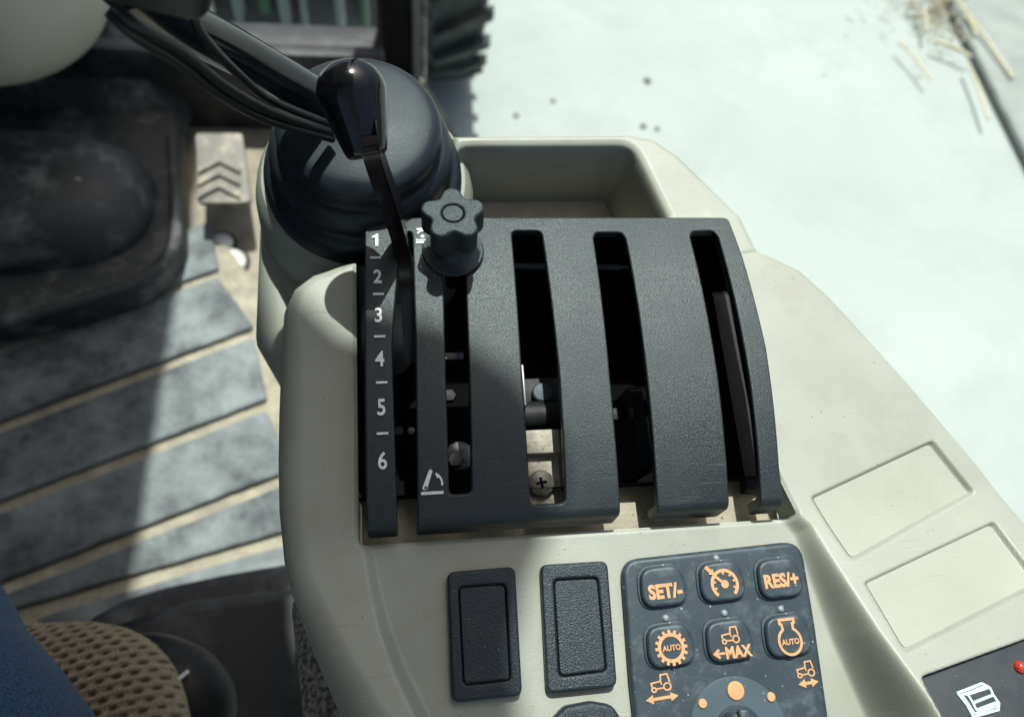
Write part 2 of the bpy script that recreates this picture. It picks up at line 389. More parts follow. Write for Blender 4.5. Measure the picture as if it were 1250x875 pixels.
def grid_mesh(V, quads):
    me = bpy.data.meshes.new('grid'); nq = len(quads)
    me.vertices.add(len(V)); me.vertices.foreach_set('co', np.asarray(V, np.float32).ravel())
    me.loops.add(nq * 4); me.loops.foreach_set('vertex_index', np.asarray(quads, np.int32).ravel())
    me.polygons.add(nq); me.polygons.foreach_set('loop_start', np.arange(0, nq * 4, 4, dtype=np.int32))
    me.polygons.foreach_set('use_smooth', np.ones(nq, bool))
    me.update(calc_edges=True); me.validate(); return me

# ================================================================ THE SETTING
FLOOR = -0.62; GROUND = -1.9
me = mesh([(-60, -30, GROUND), (60, -30, GROUND), (60, 90, GROUND), (-60, 90, GROUND)], [(0, 1, 2, 3)], False)
g = obj('ground', me, 'concrete'); g['kind'] = 'structure'
fl = [atw(515, 92, FLOOR), atw(562, 170, FLOOR), atw(640, 330, FLOOR), atw(760, 860, FLOOR), (0.15, -0.6), (-0.95, -0.6), (-0.95, 1.17), ]
me = plate([p[:2] for p in fl], depth=0.05, bevel=0.004); me.transform(Matrix.Translation((0, 0, FLOOR - 0.052)))
o = obj('floor', me, 'plate_mud', weighted=True); o['kind'] = 'structure'

# ================================================================ ARMREST CONSOLE
console = root('armrest_console', 'beige plastic armrest console with storage tray and dark switch blanks', 'console', matrix=MC)
def z_wing(x, y):
    u = 0.034 - y
    return 0.004 + 0.36 * 0.5 * (u + np.sqrt(u * u + 0.012 ** 2)) - 0.06 * 0.5 * (-u + np.sqrt(u * u + 0.02 ** 2))
def z_left(x, y):
    u = 0.030 - y
    return 0.0025 + 0.24 * 0.5 * (u + np.sqrt(u * u + 0.01 ** 2))
zt = -0.005                                               # rim of the tray
wing = lambda px, py: on(px, py, z_wing)[:2]
left = lambda px, py: on(px, py, z_left)[:2]
outline = [at(553, 164, zt)[:2], at(770, 162, zt)[:2], at(800, 168, zt)[:2], at(832, 190, zt)[:2], at(905, 262, zt)[:2], wing(926, 303), wing(945, 312), wing(978, 327), wing(1015, 360),
           wing(1060, 409), wing(1100, 453), wing(1140, 499), wing(1200, 570), wing(1250, 632), wing(1330, 730), wing(1420, 850), wing(1440, 980),
           (0.16, -0.10), (-0.02, -0.10), left(436, 950), left(404, 875), left(375, 800), left(350, 724), left(341, 682), left(335, 620), left(334, 560), left(335, 500), left(338, 430), left(344, 375), left(356, 348),
           left(380, 330), left(410, 321), left(446, 315), at(500, 290, zt)[:2], at(553, 240, zt)[:2]]
crest = [wing(950, 622), wing(968, 628), wing(986, 645), wing(1012, 690), wing(1064, 776), wing(1130, 872), wing(1190, 965), wing(1230, 1030)]
ridge = [left(441, 660), left(448, 675), left(455, 715), left(468, 770), left(488, 825), left(512, 874), left(548, 945)]
CY0, CZE, SAG = 0.1045, 0.0105, 0.0072
HALF = 0.0625
R_ = (HALF ** 2 + SAG ** 2) / (2 * SAG); CZ0 = CZE + SAG - R_
def z_cov(x, y): return CZ0 + math.sqrt(max(R_ ** 2 - (y - CY0) ** 2, 1e-9))
# opening for the lever cover
cov_right = [on(px, py, z_cov)[:2] for px, py in ((952, 570), (946, 500), (936, 425), (923, 370), (908, 316), (891, 268))]
op = fillet([at(438, 666)[:2], at(968, 632)[:2], cov_right[0] + [0.0035, 0], cov_right[1] + [0.0018, 0]] + [q + [0.0009, 0] for q in cov_right[2:]] + [cov_right[-1] + [0.0005, 0.002], at(440, 262, 0)[:2] - [0.002, 0]], [0.003, 0.002] + [0] * 8)
oy0 = at(438, 666)[1]; oy1 = at(968, 632)[1]
rec1 = fillet([wing(989, 607), wing(1139, 537), wing(1191, 601), wing(1040, 685)], 0.002)
rec2 = fillet([wing(1054, 711), wing(1214, 636), wing(1272, 712), wing(1105, 797)], 0.002)
rec3 = fillet([wing(1123, 826), wing(1262, 776), wing(1345, 865), wing(1190, 945)], 0.0025)
cav = fillet([at(556, 178, zt)[:2], at(772, 177, zt)[:2], at(832, 300, zt)[:2], at(548, 300, zt)[:2]], [0.008, 0.010, 0.004, 0.004])
STEP = 0.00065
gx = np.arange(-0.112, 0.300, STEP); gy = np.arange(-0.105, 0.232, STEP)
X, Y = np.meshgrid(gx, gy, indexing='ij')
H = np.zeros_like(X)
# back part sinks to the tray rim
H += zt * sstep(0.165, 0.178, Y)
wpoly = crest[::-1] + [wing(930, 600), wing(920, 520), wing(900, 420), wing(870, 300), (0.118, 0.185), (0.4, 0.185), (0.4, -0.2), (crest[-1][0], -0.2)]
dw = sdf(wpoly, X, Y)
zw = z_wing(X, Y)
wallw = 0.0028 + 0.12 * np.clip(zw, 0, 0.05)
H = H + (zw - H) * sstep(0.0, 1.0, (wallw - dw) / (wallw * 1.9)) * sstep(0.186, 0.172, Y)
lpoly = ridge + [(ridge[-1][0], -0.2), (-0.3, -0.2), (-0.3, 0.17), (ridge[0][0] + 0.0006, 0.17)]
dl = sdf(lpoly, X, Y); zl = z_left(X, Y)
H = H + (zl - H) * sstep(0.0, 1.0, (0.0026 - dl) / 0.0042)
for rc, dep in ((rec1, 0.0024), (rec2, 0.0024), (rec3, 0.0042)):
    d = sdf(rc, X, Y); H -= dep * sstep(0.0003, -0.0013, d)
d = sdf(cav, X, Y); H -= 0.040 * sstep(0.0012, -0.0085, d) + 0.0012 * sstep(0.004, 0.0, d)
do = sdf(op, X, Y)
H = H - 0.0009 * sstep(0.0016, 0.0, do)
# moulding seam where the tray meets the wing
a_, c_ = np.array(wing(898, 311)), np.array(wing(941, 305)); e_ = c_ - a_
tt = np.clip(((X - a_[0]) * e_[0] + (Y - a_[1]) * e_[1]) / (e_ @ e_), 0, 1)
H -= 0.0005 * np.exp(-(((X - a_[0] - e_[0] * tt) ** 2 + (Y - a_[1] - e_[1] * tt) ** 2) / 0.0007 ** 2))
a_, c_ = np.array(left(341, 389)), np.array(left(437, 378)); e_ = c_ - a_
tt = np.clip(((X - a_[0]) * e_[0] + (Y - a_[1]) * e_[1]) / (e_ @ e_), 0, 1)
H -= 0.00012 * np.exp(-(((X - a_[0] - e_[0] * tt) ** 2 + (Y - a_[1] - e_[1] * tt) ** 2) / 0.0006 ** 2))
dout = sdf(outline, X, Y)
# edge roundover, wide on the operator's side
rad = 0.0035 + 0.007 * sstep(-0.03, -0.06, X) + 0.018 * sstep(0.03, -0.05, Y) * sstep(0.02, -0.02, X)
rad = rad - 0.004 * sstep(0.11, 0.13, Y) * sstep(-0.02, -0.05, X)
u = np.clip((dout + rad) / rad, 0, 0.994)
H -= rad * (1 - np.sqrt(1 - u * u)) * 1.15
LIM = -0.00004
dh = do
ok = (dout < LIM) & (dh > 0)
nx, ny = X.shape
okf = ok[:-1, :-1] | ok[1:, :-1] | ok[:-1, 1:] | ok[1:, 1:]
bad = (dh < 0)
okf &= ~(bad[:-1, :-1] & bad[1:, :-1] & bad[:-1, 1:] & bad[1:, 1:])
gX, gY = np.gradient(dout, STEP)
pull = np.clip(dout - LIM, 0, 0.002)
Xs = X - gX * pull; Ys = Y - gY * pull
gX, gY = np.gradient(dh, STEP); pull = np.clip(-dh, 0, 0.002)
Xs += gX * pull; Ys += gY * pull
idx = np.arange(nx * ny).reshape(nx, ny)
i, j = np.nonzero(okf)
quads = np.stack([idx[i, j], idx[i + 1, j], idx[i + 1, j + 1], idx[i, j + 1]], 1)
used = np.unique(quads); remap = -np.ones(nx * ny, int); remap[used] = np.arange(len(used))
quads = remap[quads]
V = np.stack([Xs.ravel()[used], Ys.ravel()[used], H.ravel()[used]], 1)
# walls hanging from the outer edge
E = np.concatenate([quads[:, [0, 1]], quads[:, [1, 2]], quads[:, [2, 3]], quads[:, [3, 0]]])
key = np.sort(E, 1); _, inv, cnt = np.unique(key[:, 0] * 10 ** 7 + key[:, 1], return_inverse=True, return_counts=True)
be = E[cnt[inv] == 1]
bdep = np.where(dout.ravel()[used[be[:, 0]]] > -0.001, 0.055, np.where((V[be[:, 0], 1] < oy0 + 0.019) & (V[be[:, 0], 0] > 0.09), 0.0145, 0.004))
vdep = {int(q): float(d_) for q, d_ in zip(be[:, 0], bdep)}
bv = np.unique(be); nb_ = len(bv); nm = {int(q): len(V) + k for k, q in enumerate(bv)}
low = V[bv].copy(); low[:, 2] -= np.array([vdep.get(int(q), 0.055) for q in bv])
V = np.concatenate([V, V[bv], low])                     # own top row, so the wall shades apart from the top
wq = np.array([[nm[int(b_)], nm[int(a_)], nm[int(a_)] + nb_, nm[int(b_)] + nb_] for a_, b_ in be])
body = obj('body', grid_mesh(V, np.concatenate([quads, wq])), 'beige', console)

def surf_plate(poly, zf, lift, depth, bevel, name, mt, parent, cells=10):
    """thin plate that follows a gently curved surface"""
    me = plate(poly, depth=depth, bevel=bevel)
    bm = bmesh.new(); bm.from_mesh(me)
    ys = [v.co.y for v in bm.verts]
    for k in range(1, cells):
        yy = min(ys) + (max(ys) - min(ys)) * k / cells
        bmesh.ops.bisect_plane(bm, geom=list(bm.verts) + list(bm.edges) + list(bm.faces), plane_co=(0, yy, 0), plane_no=(0, 1, 0))
    for v in bm.verts: v.co.z += float(zf(v.co.x, v.co.y)) + lift
    bm.to_mesh(me); bm.free()
    return obj(name, smooth(me), mt, parent, True)
def inset(poly, d):
    c = np.mean(np.array([p[:2] for p in poly]), 0); out = []
    for p in poly:
        v = np.array(p[:2]) - c; L = np.linalg.norm(v); out.append(c + v * (1 - d / L))
    return out
for rc in (rec1, rec2):
    surf_plate(inset(rc, 0.0019), z_wing, -0.0029, 0.0010, 0.0003, 'blank_insert', 'beige_insert', console)

ti = fillet([at(566, 222, zt - 0.04)[:2] + [0.002, 0], at(744, 222, zt - 0.04)[:2], at(800, 300, zt - 0.04)[:2], at(566, 300, zt - 0.04)[:2]], 0.006)
me = plate(ti, (), 0.0015, 0.0004); me.transform(Matrix.Translation((0, 0, zt - 0.0405))); obj('tray_floor_tint', me, 'beige_dusty', console, True)  # added plate, its browner colour carries tray dirt and bounced light
# dark well under the lever cover
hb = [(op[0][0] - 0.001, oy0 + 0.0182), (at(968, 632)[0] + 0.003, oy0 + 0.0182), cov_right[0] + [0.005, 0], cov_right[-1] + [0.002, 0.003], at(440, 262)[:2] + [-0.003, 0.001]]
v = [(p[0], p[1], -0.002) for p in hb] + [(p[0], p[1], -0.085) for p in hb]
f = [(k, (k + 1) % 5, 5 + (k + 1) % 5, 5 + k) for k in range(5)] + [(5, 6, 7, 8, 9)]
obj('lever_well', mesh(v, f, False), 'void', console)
obj('opening_ledge', bbox((at(438, 666)[0] + 0.0005, oy0 + 0.0004, -0.0145), (at(968, 632)[0] + 0.0002, oy0 + 0.0185, -0.0125), 0.0005, 2), 'beige_dusty', console)

xw = at(438, 666)[0]
obj('opening_side', bbox((xw - 0.003, oy0 - 0.0005, -0.030), (xw - 0.0004, oy0 + 0.022, -0.0022), 0.0), 'beige_dusty', console)
# round turret that carries the rubber boot
BX, BY = -0.0415, 0.203
prof = [(0.0435, -0.0125), (0.0465, -0.0135), (0.0492, -0.018), (0.0512, -0.026), (0.0525, -0.04), (0.0535, -0.075), (0.052, -0.09)]
v, f = lathe(prof, 72); me = mesh([(p[0] + BX, p[1] + BY, p[2]) for p in v], f); obj('boot_turret', me, 'beige', console)
p0 = at(330, 380, -0.06)
me = bbox((BX - 0.0545, BY - 0.075, -0.15), (BX + 0.02, BY + 0.02, -0.045), 0.012, 5); obj('turret_fairing', me, 'beige', console)

# two blank rocker switches
def tilted(px, py, z, ang=0.0):
    p = at(px, py, z); return Matrix.Translation(Vector(p)) @ Matrix.Rotation(ang, 4, 'Z')
def quad_local(c, pts, z):                                # pixel corners to local coordinates about c
    o = at(*c, z); return [at(*p, z)[:2] - o[:2] for p in pts]
for c, pts, inn in (((591, 775), [(546, 698), (629, 691), (638, 849), (552, 858)], [(561, 718), (616, 714), (622, 828), (567, 834)]),
                    ((708, 766), [(660, 689), (742, 684), (754, 838), (668, 847)], [(677, 709), (729, 706), (739, 817), (684, 824)])):
    zt_ = 0.0042
    pl = fillet(quad_local(c, pts, zt_), 0.0030, 5)
    ip = fillet(quad_local(c, inn, zt_), 0.0018, 4)
    gr = fillet(quad_local(c, inn, zt_), 0.0018, 4)
    o_ = at(*c, zt_)
    sw = obj('switch_blank', plate(pl, [inset(gr, -0.0006)], 0.0047, 0.0011, 3), 'switch_black', console, True)
    sw.location = (o_[0], o_[1], -0.0005)
    ii = obj('centre_panel', plate(ip, (), 0.0044, 0.0004, 2), 'switch_black', sw, True)
    ii.location = (0, 0, 0.0001)
# top of a third rocker switch, cut off by the frame
c = (716, 905); pts = [(668, 950), (671, 882), (690, 862), (722, 856), (748, 860), (760, 878), (765, 945)]
pl = fillet(quad_local(c, pts, 0.005), 0.005, 4); o_ = at(*c, 0.005)
sw = obj('rocker_switch', plate(pl, (), 0.0055, 0.0016, 3), 'switch_black', console, True); sw.location = (o_[0], o_[1], -0.0005)
ii = obj('rocker_face', plate(inset(pl, 0.0035), (), 0.0022, 0.0010, 3), 'keypad', sw, True); ii.location = (0, -0.001, 0.0044)

# symbol switch in the wing
zf3 = lambda x, y: z_wing(x, y)
p3 = fillet([wing(1127, 829), wing(1261, 780), wing(1341, 865), wing(1190, 940)], 0.0012)
sp = surf_plate(p3, z_wing, -0.0040, 0.0024, 0.0003, 'symbol_switch', 'glass_black', console)
zg = lambda x, y: z_wing(x, y) - 0.0014
def on3(zx, zy): return on(1110 + zx / 7.607, 760 + zy / 7.607, zg)[:2]
ik = Ink(0.00022); W_ = 0.0007
ik.line([on3(445, 650), on3(675, 560)], W_).line([on3(475, 672), on3(700, 585)], W_ * 0.7).line([on3(520, 668), on3(735, 600)], W_ * 0.8)
ik.line([on3(675, 560), on3(745, 600), on3(775, 665), on3(828, 740), on3(822, 800)], W_ * 1.1)
ik.line([on3(445, 650), on3(535, 765), on3(590, 868)], W_).line([on3(490, 672), on3(550, 755), on3(600, 840)], W_)
ik.line([on3(545, 672), on3(590, 745), on3(620, 808)], W_).line([on3(585, 742), on3(770, 668)], W_)
ik.line([on3(620, 808), on3(815, 735)], W_).line([on3(610, 838), on3(822, 765)], W_ * 0.7).line([on3(590, 868), on3(828, 800)], W_)
me = ik.mesh()
for q in me.vertices: q.co.z += float(zg(q.co.x, q.co.y))
obj('symbol', me, 'cyan_print', sp)
pr = on(1110 + 1028 / 7.607, 760 + 415 / 7.607, zg)
v, f = lathe([(0.0023, -0.001), (0.0023, 0.0004), (0.0018, 0.0014), (0.0010, 0.0019), (0.0002, 0.002)], 20)
obj('warning_lamp', mesh([(a + pr[0], b_ + pr[1], c_ + pr[2]) for a, b_, c_ in v], f), 'red_lens', sp)

# ================================================================ LEVER COVER
S0 = CY0 - R_ * math.asin(HALF / R_)                       # arc length where the front bend starts
BR = 0.0042
def cmap(x, s, t):
    """(x, arc length, offset from the outer face) to the console frame"""
    if s >= S0:
        ph = (s - CY0) / R_; return (x, CY0 + (R_ + t) * math.sin(ph), CZ0 + (R_ + t) * math.cos(ph))
    ph0 = (S0 - CY0) / R_; cy = CY0 + (R_ - BR) * math.sin(ph0); cz = CZ0 + (R_ - BR) * math.cos(ph0)
    e = S0 - s; amax = math.radians(82) + ph0; a = min(e / BR, amax)
    ph = ph0 - a; y = cy + (BR + t) * math.sin(ph); z = cz + (BR + t) * math.cos(ph)
    k = max(e - amax * BR, 0); return (x, y - k * math.cos(ph) * 1.0, z + k * math.sin(ph))
def cs(px, py):
    p = on(px, py, z_cov); return np.array([p[0], CY0 + R_ * math.asin(max(-1, min(1, (p[1] - CY0) / R_)))])
SEND = S0 - 0.0155
cover = root('lever_cover', 'black grained plastic quadrant cover with five lever slots and raised numerals', 'lever cover', matrix=MC)
farS = cs(600, 265)[1]
def ext(px1, py1, px2, py2, s):                            # continue an edge to arc length s
    a = cs(px1, py1); c = cs(px2, py2); t = (s - a[1]) / (c[1] - a[1]); return np.array([a[0] + (c[0] - a[0]) * t, s])
right_edge = [cs(952, 570), cs(946, 500), cs(936, 425), cs(923, 370), cs(908, 316)]
out = [np.array([-0.0412, SEND])]
out += [ext(478.5, 420, 484.5, 618, SEND), ext(478.5, 420, 484.5, 618, S0), cs(478.5, 420), cs(489.5, 290), cs(491, 283), cs(502, 282), cs(503.5, 290), cs(507, 420), ext(507, 420, 509, 610, S0), ext(507, 420, 509, 610, SEND)]
out += [ext(745, 460, 756.5, 600, SEND), ext(745, 460, 756.5, 600, S0), cs(745, 460), cs(725, 291), cs(727, 283), cs(759, 283), cs(764, 291), cs(790, 460), cs(799, 560), ext(790, 460, 802, 600, S0), ext(790, 460, 802, 600, SEND)]
out += [ext(877, 460, 890.5, 608, SEND), ext(877, 460, 890.5, 608, S0), cs(877, 460), cs(843, 289), cs(845, 282), cs(871, 281), cs(877, 289), cs(915, 460), cs(926, 560), ext(915, 460, 929, 608, S0), ext(915, 460, 929, 608, SEND)]
out += [np.array([cs(957, 612)[0], SEND]), np.array([cs(957, 612)[0], S0])] + right_edge + [np.array([cs(890, 268)[0], farS]), np.array([-0.0405, farS])]
def rr(p):                                                  # corner radius by position
    return 0.0
outf = []
N = len(out)
rads = [0.002] + [0.001, 0, 0, 0.0, 0.0012, 0.0012, 0, 0, 0, 0.0015] + [0.002, 0, 0, 0, 0.003, 0.003, 0, 0, 0, 0, 0.002] + [0.002, 0, 0, 0, 0.003, 0.003, 0, 0, 0, 0, 0.002] + [0.002, 0, 0, 0, 0, 0, 0, 0.003, 0.0015]
outl = fillet(out, rads, 5)
h2 = fillet([cs(548.5, 604), cs(544.5, 460), cs(542, 366), cs(539.5, 305), cs(566, 305), cs(569.5, 366), cs(572.5, 460), cs(575.5, 602)], [0.0022, 0, 0, 0.002, 0.002, 0, 0, 0.0022], 5)
h3 = fillet([cs(648, 617), cs(637.5, 460), cs(624.5, 281), cs(661, 281), cs(668, 330), cs(683, 460), cs(690.5, 614)], [0.0025, 0, 0.0028, 0.0028, 0, 0, 0.0025], 5)
TH = 0.0042
me = plate(outl, [h2, h3], TH, 0.0009, 3)
bm = bmesh.new(); bm.from_mesh(me)
cuts = list(np.linspace(S0, farS, 46)) + list(np.linspace(S0 - BR * 1.6, S0, 12)) + [SEND + 0.002]
for yy in cuts:
    bmesh.ops.bisect_plane(bm, geom=list(bm.verts) + list(bm.edges) + list(bm.faces), plane_co=(0, yy, 0), plane_no=(0, 1, 0), dist=1e-7)
for q in bm.verts: q.co = Vector(cmap(q.co.x, q.co.y, q.co.z - TH))
bm.to_mesh(me); bm.free()
obj('cover_plate', smooth(me), 'cover', cover, True)
def wrap(me, px, py, rot=0.0):                              # lay a flat mesh on the cover at a pixel
    c = cs(px, py); co, si = math.cos(rot), math.sin(rot)
    for q in me.vertices: q.co = Vector(cmap(c[0] + q.co.x * co - q.co.y * si, c[1] + q.co.x * si + q.co.y * co, q.co.z))
    return me
me1 = mesh(*prism([(-0.0002, -0.0030), (0.0009, -0.0030), (0.0009, 0.0032), (0.0001, 0.0032), (-0.0006, 0.0023), (-0.0016, 0.0019), (-0.0016, 0.0011), (-0.0002, 0.0014)], 0, 0.0006), False)
obj('numeral', wrap(me1, 459, 294), 'white_print', cover)
for ch, px, py, sz, bo in (('2', 461, 338, 0.0086, 0.016), ('3', 462, 385, 0.0086, 0.016), ('4', 463.5, 438, 0.0086, 0.016), ('5', 465.5, 497, 0.0086, 0.016), ('6', 467, 562, 0.0088, 0.016)):
    obj('numeral', wrap(text_mesh(ch, sz, 0.0006, bo, 0.82), px, py), 'white_print', cover)
for px, py in ((458.5, 315), (462, 359.5), (463.5, 411), (466, 467), (467, 529)):
    me = mesh(*prism([(-0.0021, -0.0004), (0.0021, -0.0004), (0.0021, 0.0004), (-0.0021, 0.0004)], 0.0, 0.0006), False)
    obj('tick_mark', wrap(me, px, py), 'white_print', cover)
mm = 0.001
ik = Ink(0.0005)
ik.line([(-4.0 * mm, -4.0 * mm), (4.2 * mm, -4.0 * mm)], 1.1 * mm)
ik.poly([(-3.6 * mm, -2.2 * mm), (-2.9 * mm, -2.9 * mm), (-1.7 * mm, -2.6 * mm), (-1.5 * mm, -1.7 * mm), (0.4 * mm, 4.0 * mm), (-0.2 * mm, 4.7 * mm), (-0.9 * mm, 4.3 * mm)])
ik.arc((-0.6 * mm, -0.8 * mm), 4.4 * mm, -8, 52, 0.7 * mm, 10).line([(1.6 * mm, 3.2 * mm), (2.3 * mm, 1.4 * mm)], 0.6 * mm)
sy = obj('symbol', wrap(ik.mesh(), 527, 588), 'white_print', cover)
ik = Ink(0.0005)
ik.disc((-2.35 * mm, -2.0 * mm), 0.5 * mm, 12)
sy2 = obj('symbol_pivot', wrap(ik.mesh(), 527.2, 588.2), 'cover', cover)
for q in sy2.data.vertices: q.co.z += 0.0004
ik = Ink(0.0005)
ik.line([(-3 * mm, -3.4 * mm), (2 * mm, -3.4 * mm)], 0.8 * mm).line([(-3 * mm, -2.1 * mm), (2 * mm, -2.1 * mm)], 0.7 * mm)
ik.arc((0, 0.6 * mm), 2.3 * mm, 30, 165, 0.8 * mm, 10).disc((-0.3 * mm, -0.2 * mm), 0.8 * mm, 12).line([(-2.6 * mm, 3.6 * mm), (0.6 * mm, 4.0 * mm), (2.6 * mm, 2.6 * mm)], 0.8 * mm)
obj('symbol', wrap(ik.mesh(), 516.5, 289), 'white_print', cover)

# ---------------------------------------------------------------- linkage seen through the slots
link = root('lever_linkage', 'dusty screws, roller and steel lever plates inside the cover slots', 'linkage', matrix=MC)
def disc_at(px, py, z, r, h, name, mt, n=28, M=None):
    p = at(px, py, z); v, f = lathe([(r, -h), (r, -0.15 * h), (r * 0.86, 0), (0.0003, 0.0002)], n)
    return obj(name, mesh([(a + p[0], b_ + p[1], c_ + p[2]) for a, b_, c_ in v], f), mt, link)
def shelf(px0, py0, px1, py1, z, h, name, mt, bev=0.0005):
    a = at(px0, py0, z); c = at(px1, py1, z)
    return obj(name, bbox((min(a[0], c[0]), min(a[1], c[1]), z - h), (max(a[0], c[0]), max(a[1], c[1]), z), bev, 2), mt, link)
shelf(638, 545, 689, 640, -0.006, 0.003, 'bracket', 'dusty_metal')
sc = disc_at(661, 589, -0.0026, 0.0052, 0.0034, 'screw', 'screw_steel')
p = at(661, 589, -0.0026)
ik = Ink(0.0004); ik.line([(-0.0022, -0.0003), (0.0022, 0.0003)], 0.0011).line([(0.0003, -0.0022), (-0.0003, 0.0022)], 0.0011)
o = obj('cross_slot', ik.mesh(Matrix.Translation((p[0], p[1], p[2] - 0.0002))), 'void', sc)
shelf(640, 525, 684, 552, -0.0015, 0.004, 'bracket', 'dusty_metal')
a = at(638, 508, -0.014); c = at(690, 506, -0.014)
v, f = tube([a, c], 0.0062, 24); obj('roller', mesh(v, f), 'dark_metal', link)
disc_at(662, 478, -0.010, 0.0042, 0.004, 'bolt', 'blue_steel')
shelf(636, 462, 690, 496, -0.0145, 0.003, 'bolt_plate', 'dark_metal')
a = at(641, 478, -0.004); obj('bolt_plate', bbox((a[0] - 0.0008, a[1] - 0.006, -0.03), (a[0] + 0.0003, a[1] + 0.012, -0.004), 0.0003, 2), 'zinc', link)
# slot two: nut, pin and cross plate
disc_at(556, 560, -0.018, 0.0036, 0.004, 'nut', 'zinc', 6); disc_at(561, 556, -0.024, 0.0062, 0.003, 'washer', 'zinc')
shelf(540, 430, 566, 438, -0.012, 0.002, 'cross_plate', 'zinc')
disc_at(549, 482, -0.016, 0.003, 0.003, 'nut', 'dark_metal', 6)
disc_at(502, 525, -0.016, 0.0016, 0.003, 'pin', 'zinc')
# slots four and five: steel lever plates on edge
def edge_plate(px0, py0, px1, py1, z0, z1, th, name, mt):
    a = at(px0, py0, z1); c = at(px1, py1, z1)
    x = (a[0] + c[0]) / 2; y0, y1 = sorted((a[1], c[1])); r = 0.005
    prof = fillet([(y0, z0), (y1, z0), (y1, z1), (y0, z1)], [0, 0, r, r], 5)
    v, f = prism([(q[0], q[1]) for q in prof], -th / 2, th / 2)
    return obj(name, mesh([(x + q[2], q[0], q[1]) for q in v], f, True, 30), mt, link)
edge_plate(778, 470, 788, 575, -0.05, -0.009, 0.0055, 'lever_plate', 'satin_black')
disc_at(752, 505, -0.022, 0.0030, 0.004, 'bolt', 'dark_metal')
edge_plate(884, 352, 917, 600, -0.05, -0.006, 0.0075, 'lever_plate', 'dark_metal')

# ================================================================ HAND LEVER in slot one
lev = root('hand_lever', 'upright black lever with glossy teardrop knob in the numbered slot', 'lever', matrix=MC)
L0 = at(502, 436, -0.024); L1 = at(491.5, 305, 0.0135); L2 = at(458, 195, 0.064); L3 = at(452, 175, 0.070)
path = [L0, L1, L2, L3]
def blade(path, w0, w1, th):
    v = []; f = []
    for k, p in enumerate(path):
        t = path[min(k + 1, len(path) - 1)] - path[max(k - 1, 0)]; t = t / np.linalg.norm(t)
        xx = np.array([1.0, 0, 0]); xx -= t * (xx @ t); xx /= np.linalg.norm(xx); yy = np.cross(t, xx)
        u = k / (len(path) - 1); ww = w0 + (w1 - w0) * u
        for sx, sy in ((-1, -1), (1, -1), (1, 1), (-1, 1)): v.append(p + xx * sx * th / 2 + yy * sy * ww / 2)
    for k in range(len(path) - 1):
        for q in range(4): a = 4 * k + q; c = 4 * k + (q + 1) % 4; f.append((a, c, c + 4, a + 4))
    f += [(3, 2, 1, 0), tuple(range(4 * len(path) - 4, 4 * len(path)))]
    return v, f
me = mesh(*blade(spline(path, 5), 0.012, 0.010, 0.0060), True, 30)
bm = bmesh.new(); bm.from_mesh(me); bmesh.ops.bevel(bm, geom=[e for e in bm.edges if e.calc_face_angle(0) > 0.6], offset=0.0006, segments=2, affect='EDGES'); bm.to_mesh(me); bm.free()
obj('bar', smooth(me, 40), 'lever_paint', lev)
K0 = at(449, 192, 0.064); K1 = at(419, 72, 0.080)
ax = K1 - K0; Lk = np.linalg.norm(ax)
prof = [(0.00, 0.0050), (0.012, 0.0064), (0.05, 0.0073), (0.15, 0.0082), (0.3, 0.0094), (0.45, 0.0105), (0.58, 0.0115)]
prof += [(0.66 + 0.34 * math.sin(a), 0.0119 * max(math.cos(a), 0.02) ** 0.92) for a in (0.0, 0.25, 0.5, 0.75, 1.0, 1.2, 1.38, 1.5, 1.5708)]
pts = spline([(t, r, 0) for t, r in prof], 3)
v, f = tube([K0 + ax * min(q[0], 1.0) for q in pts], [q[1] for q in pts], 40, flat=(1.0, 0.85), up=(0, -0.2, 1))
obj('knob', mesh(v, f, True, 60), 'gloss_black', lev)

# ================================================================ STAR KNOB on slot two
sk = root('star_knob', 'black five-lobed star knob with round cap clamped on second slot', 'knob')
c = cs(553, 308); base = np.array(cmap(c[0], c[1], 0.0)); ph = (c[1] - CY0) / R_
nz = np.array([-0.045, math.sin(ph), math.cos(ph)]); nz /= np.linalg.norm(nz); nx = np.array([1.0, 0, 0]); nx -= nz * (nx @ nz); nx /= np.linalg.norm(nx)
sk.matrix_world = MC @ frame(base, nx, np.cross(nz, nx), nz)
v, f = lathe([(0.0040, 0.0002), (0.0122, 0.0004), (0.0127, 0.0010), (0.0122, 0.0018), (0.0090, 0.0022), (0.0070, 0.0040), (0.0060, 0.0070), (0.0060, 0.0135)], 56)
obj('flange', mesh(v, f, True, 35), 'knob_black', sk)
star = []
for k in range(100):
    a = 2 * math.pi * k / 100; q = math.cos(5 * (a - math.pi / 2))
    r = 0.0126 - 0.0037 * ((1 - q) / 2) ** 1.4; star.append((r * math.cos(a), r * math.sin(a)))
ring = [(0.0042 * math.cos(2 * math.pi * k / 36), 0.0042 * math.sin(2 * math.pi * k / 36)) for k in range(36)]
me = plate(star, [ring], 0.0125, 0.0013, 4); me.transform(Matrix.Translation((0, 0, 0.0128)))
hd = obj('head', me, 'knob_black', sk, True)
v, f = lathe([(0.0041, 0.012), (0.0041, 0.0244), (0.0037, 0.0249), (0.0002, 0.0251)], 36); obj('cap', mesh(v, f, True, 40), 'knob_black', sk)
v, f = lathe([(0.0036, -0.022), (0.0036, 0.0002)], 20); obj('stud', mesh(v, f, True, 40), 'dark_metal', sk)

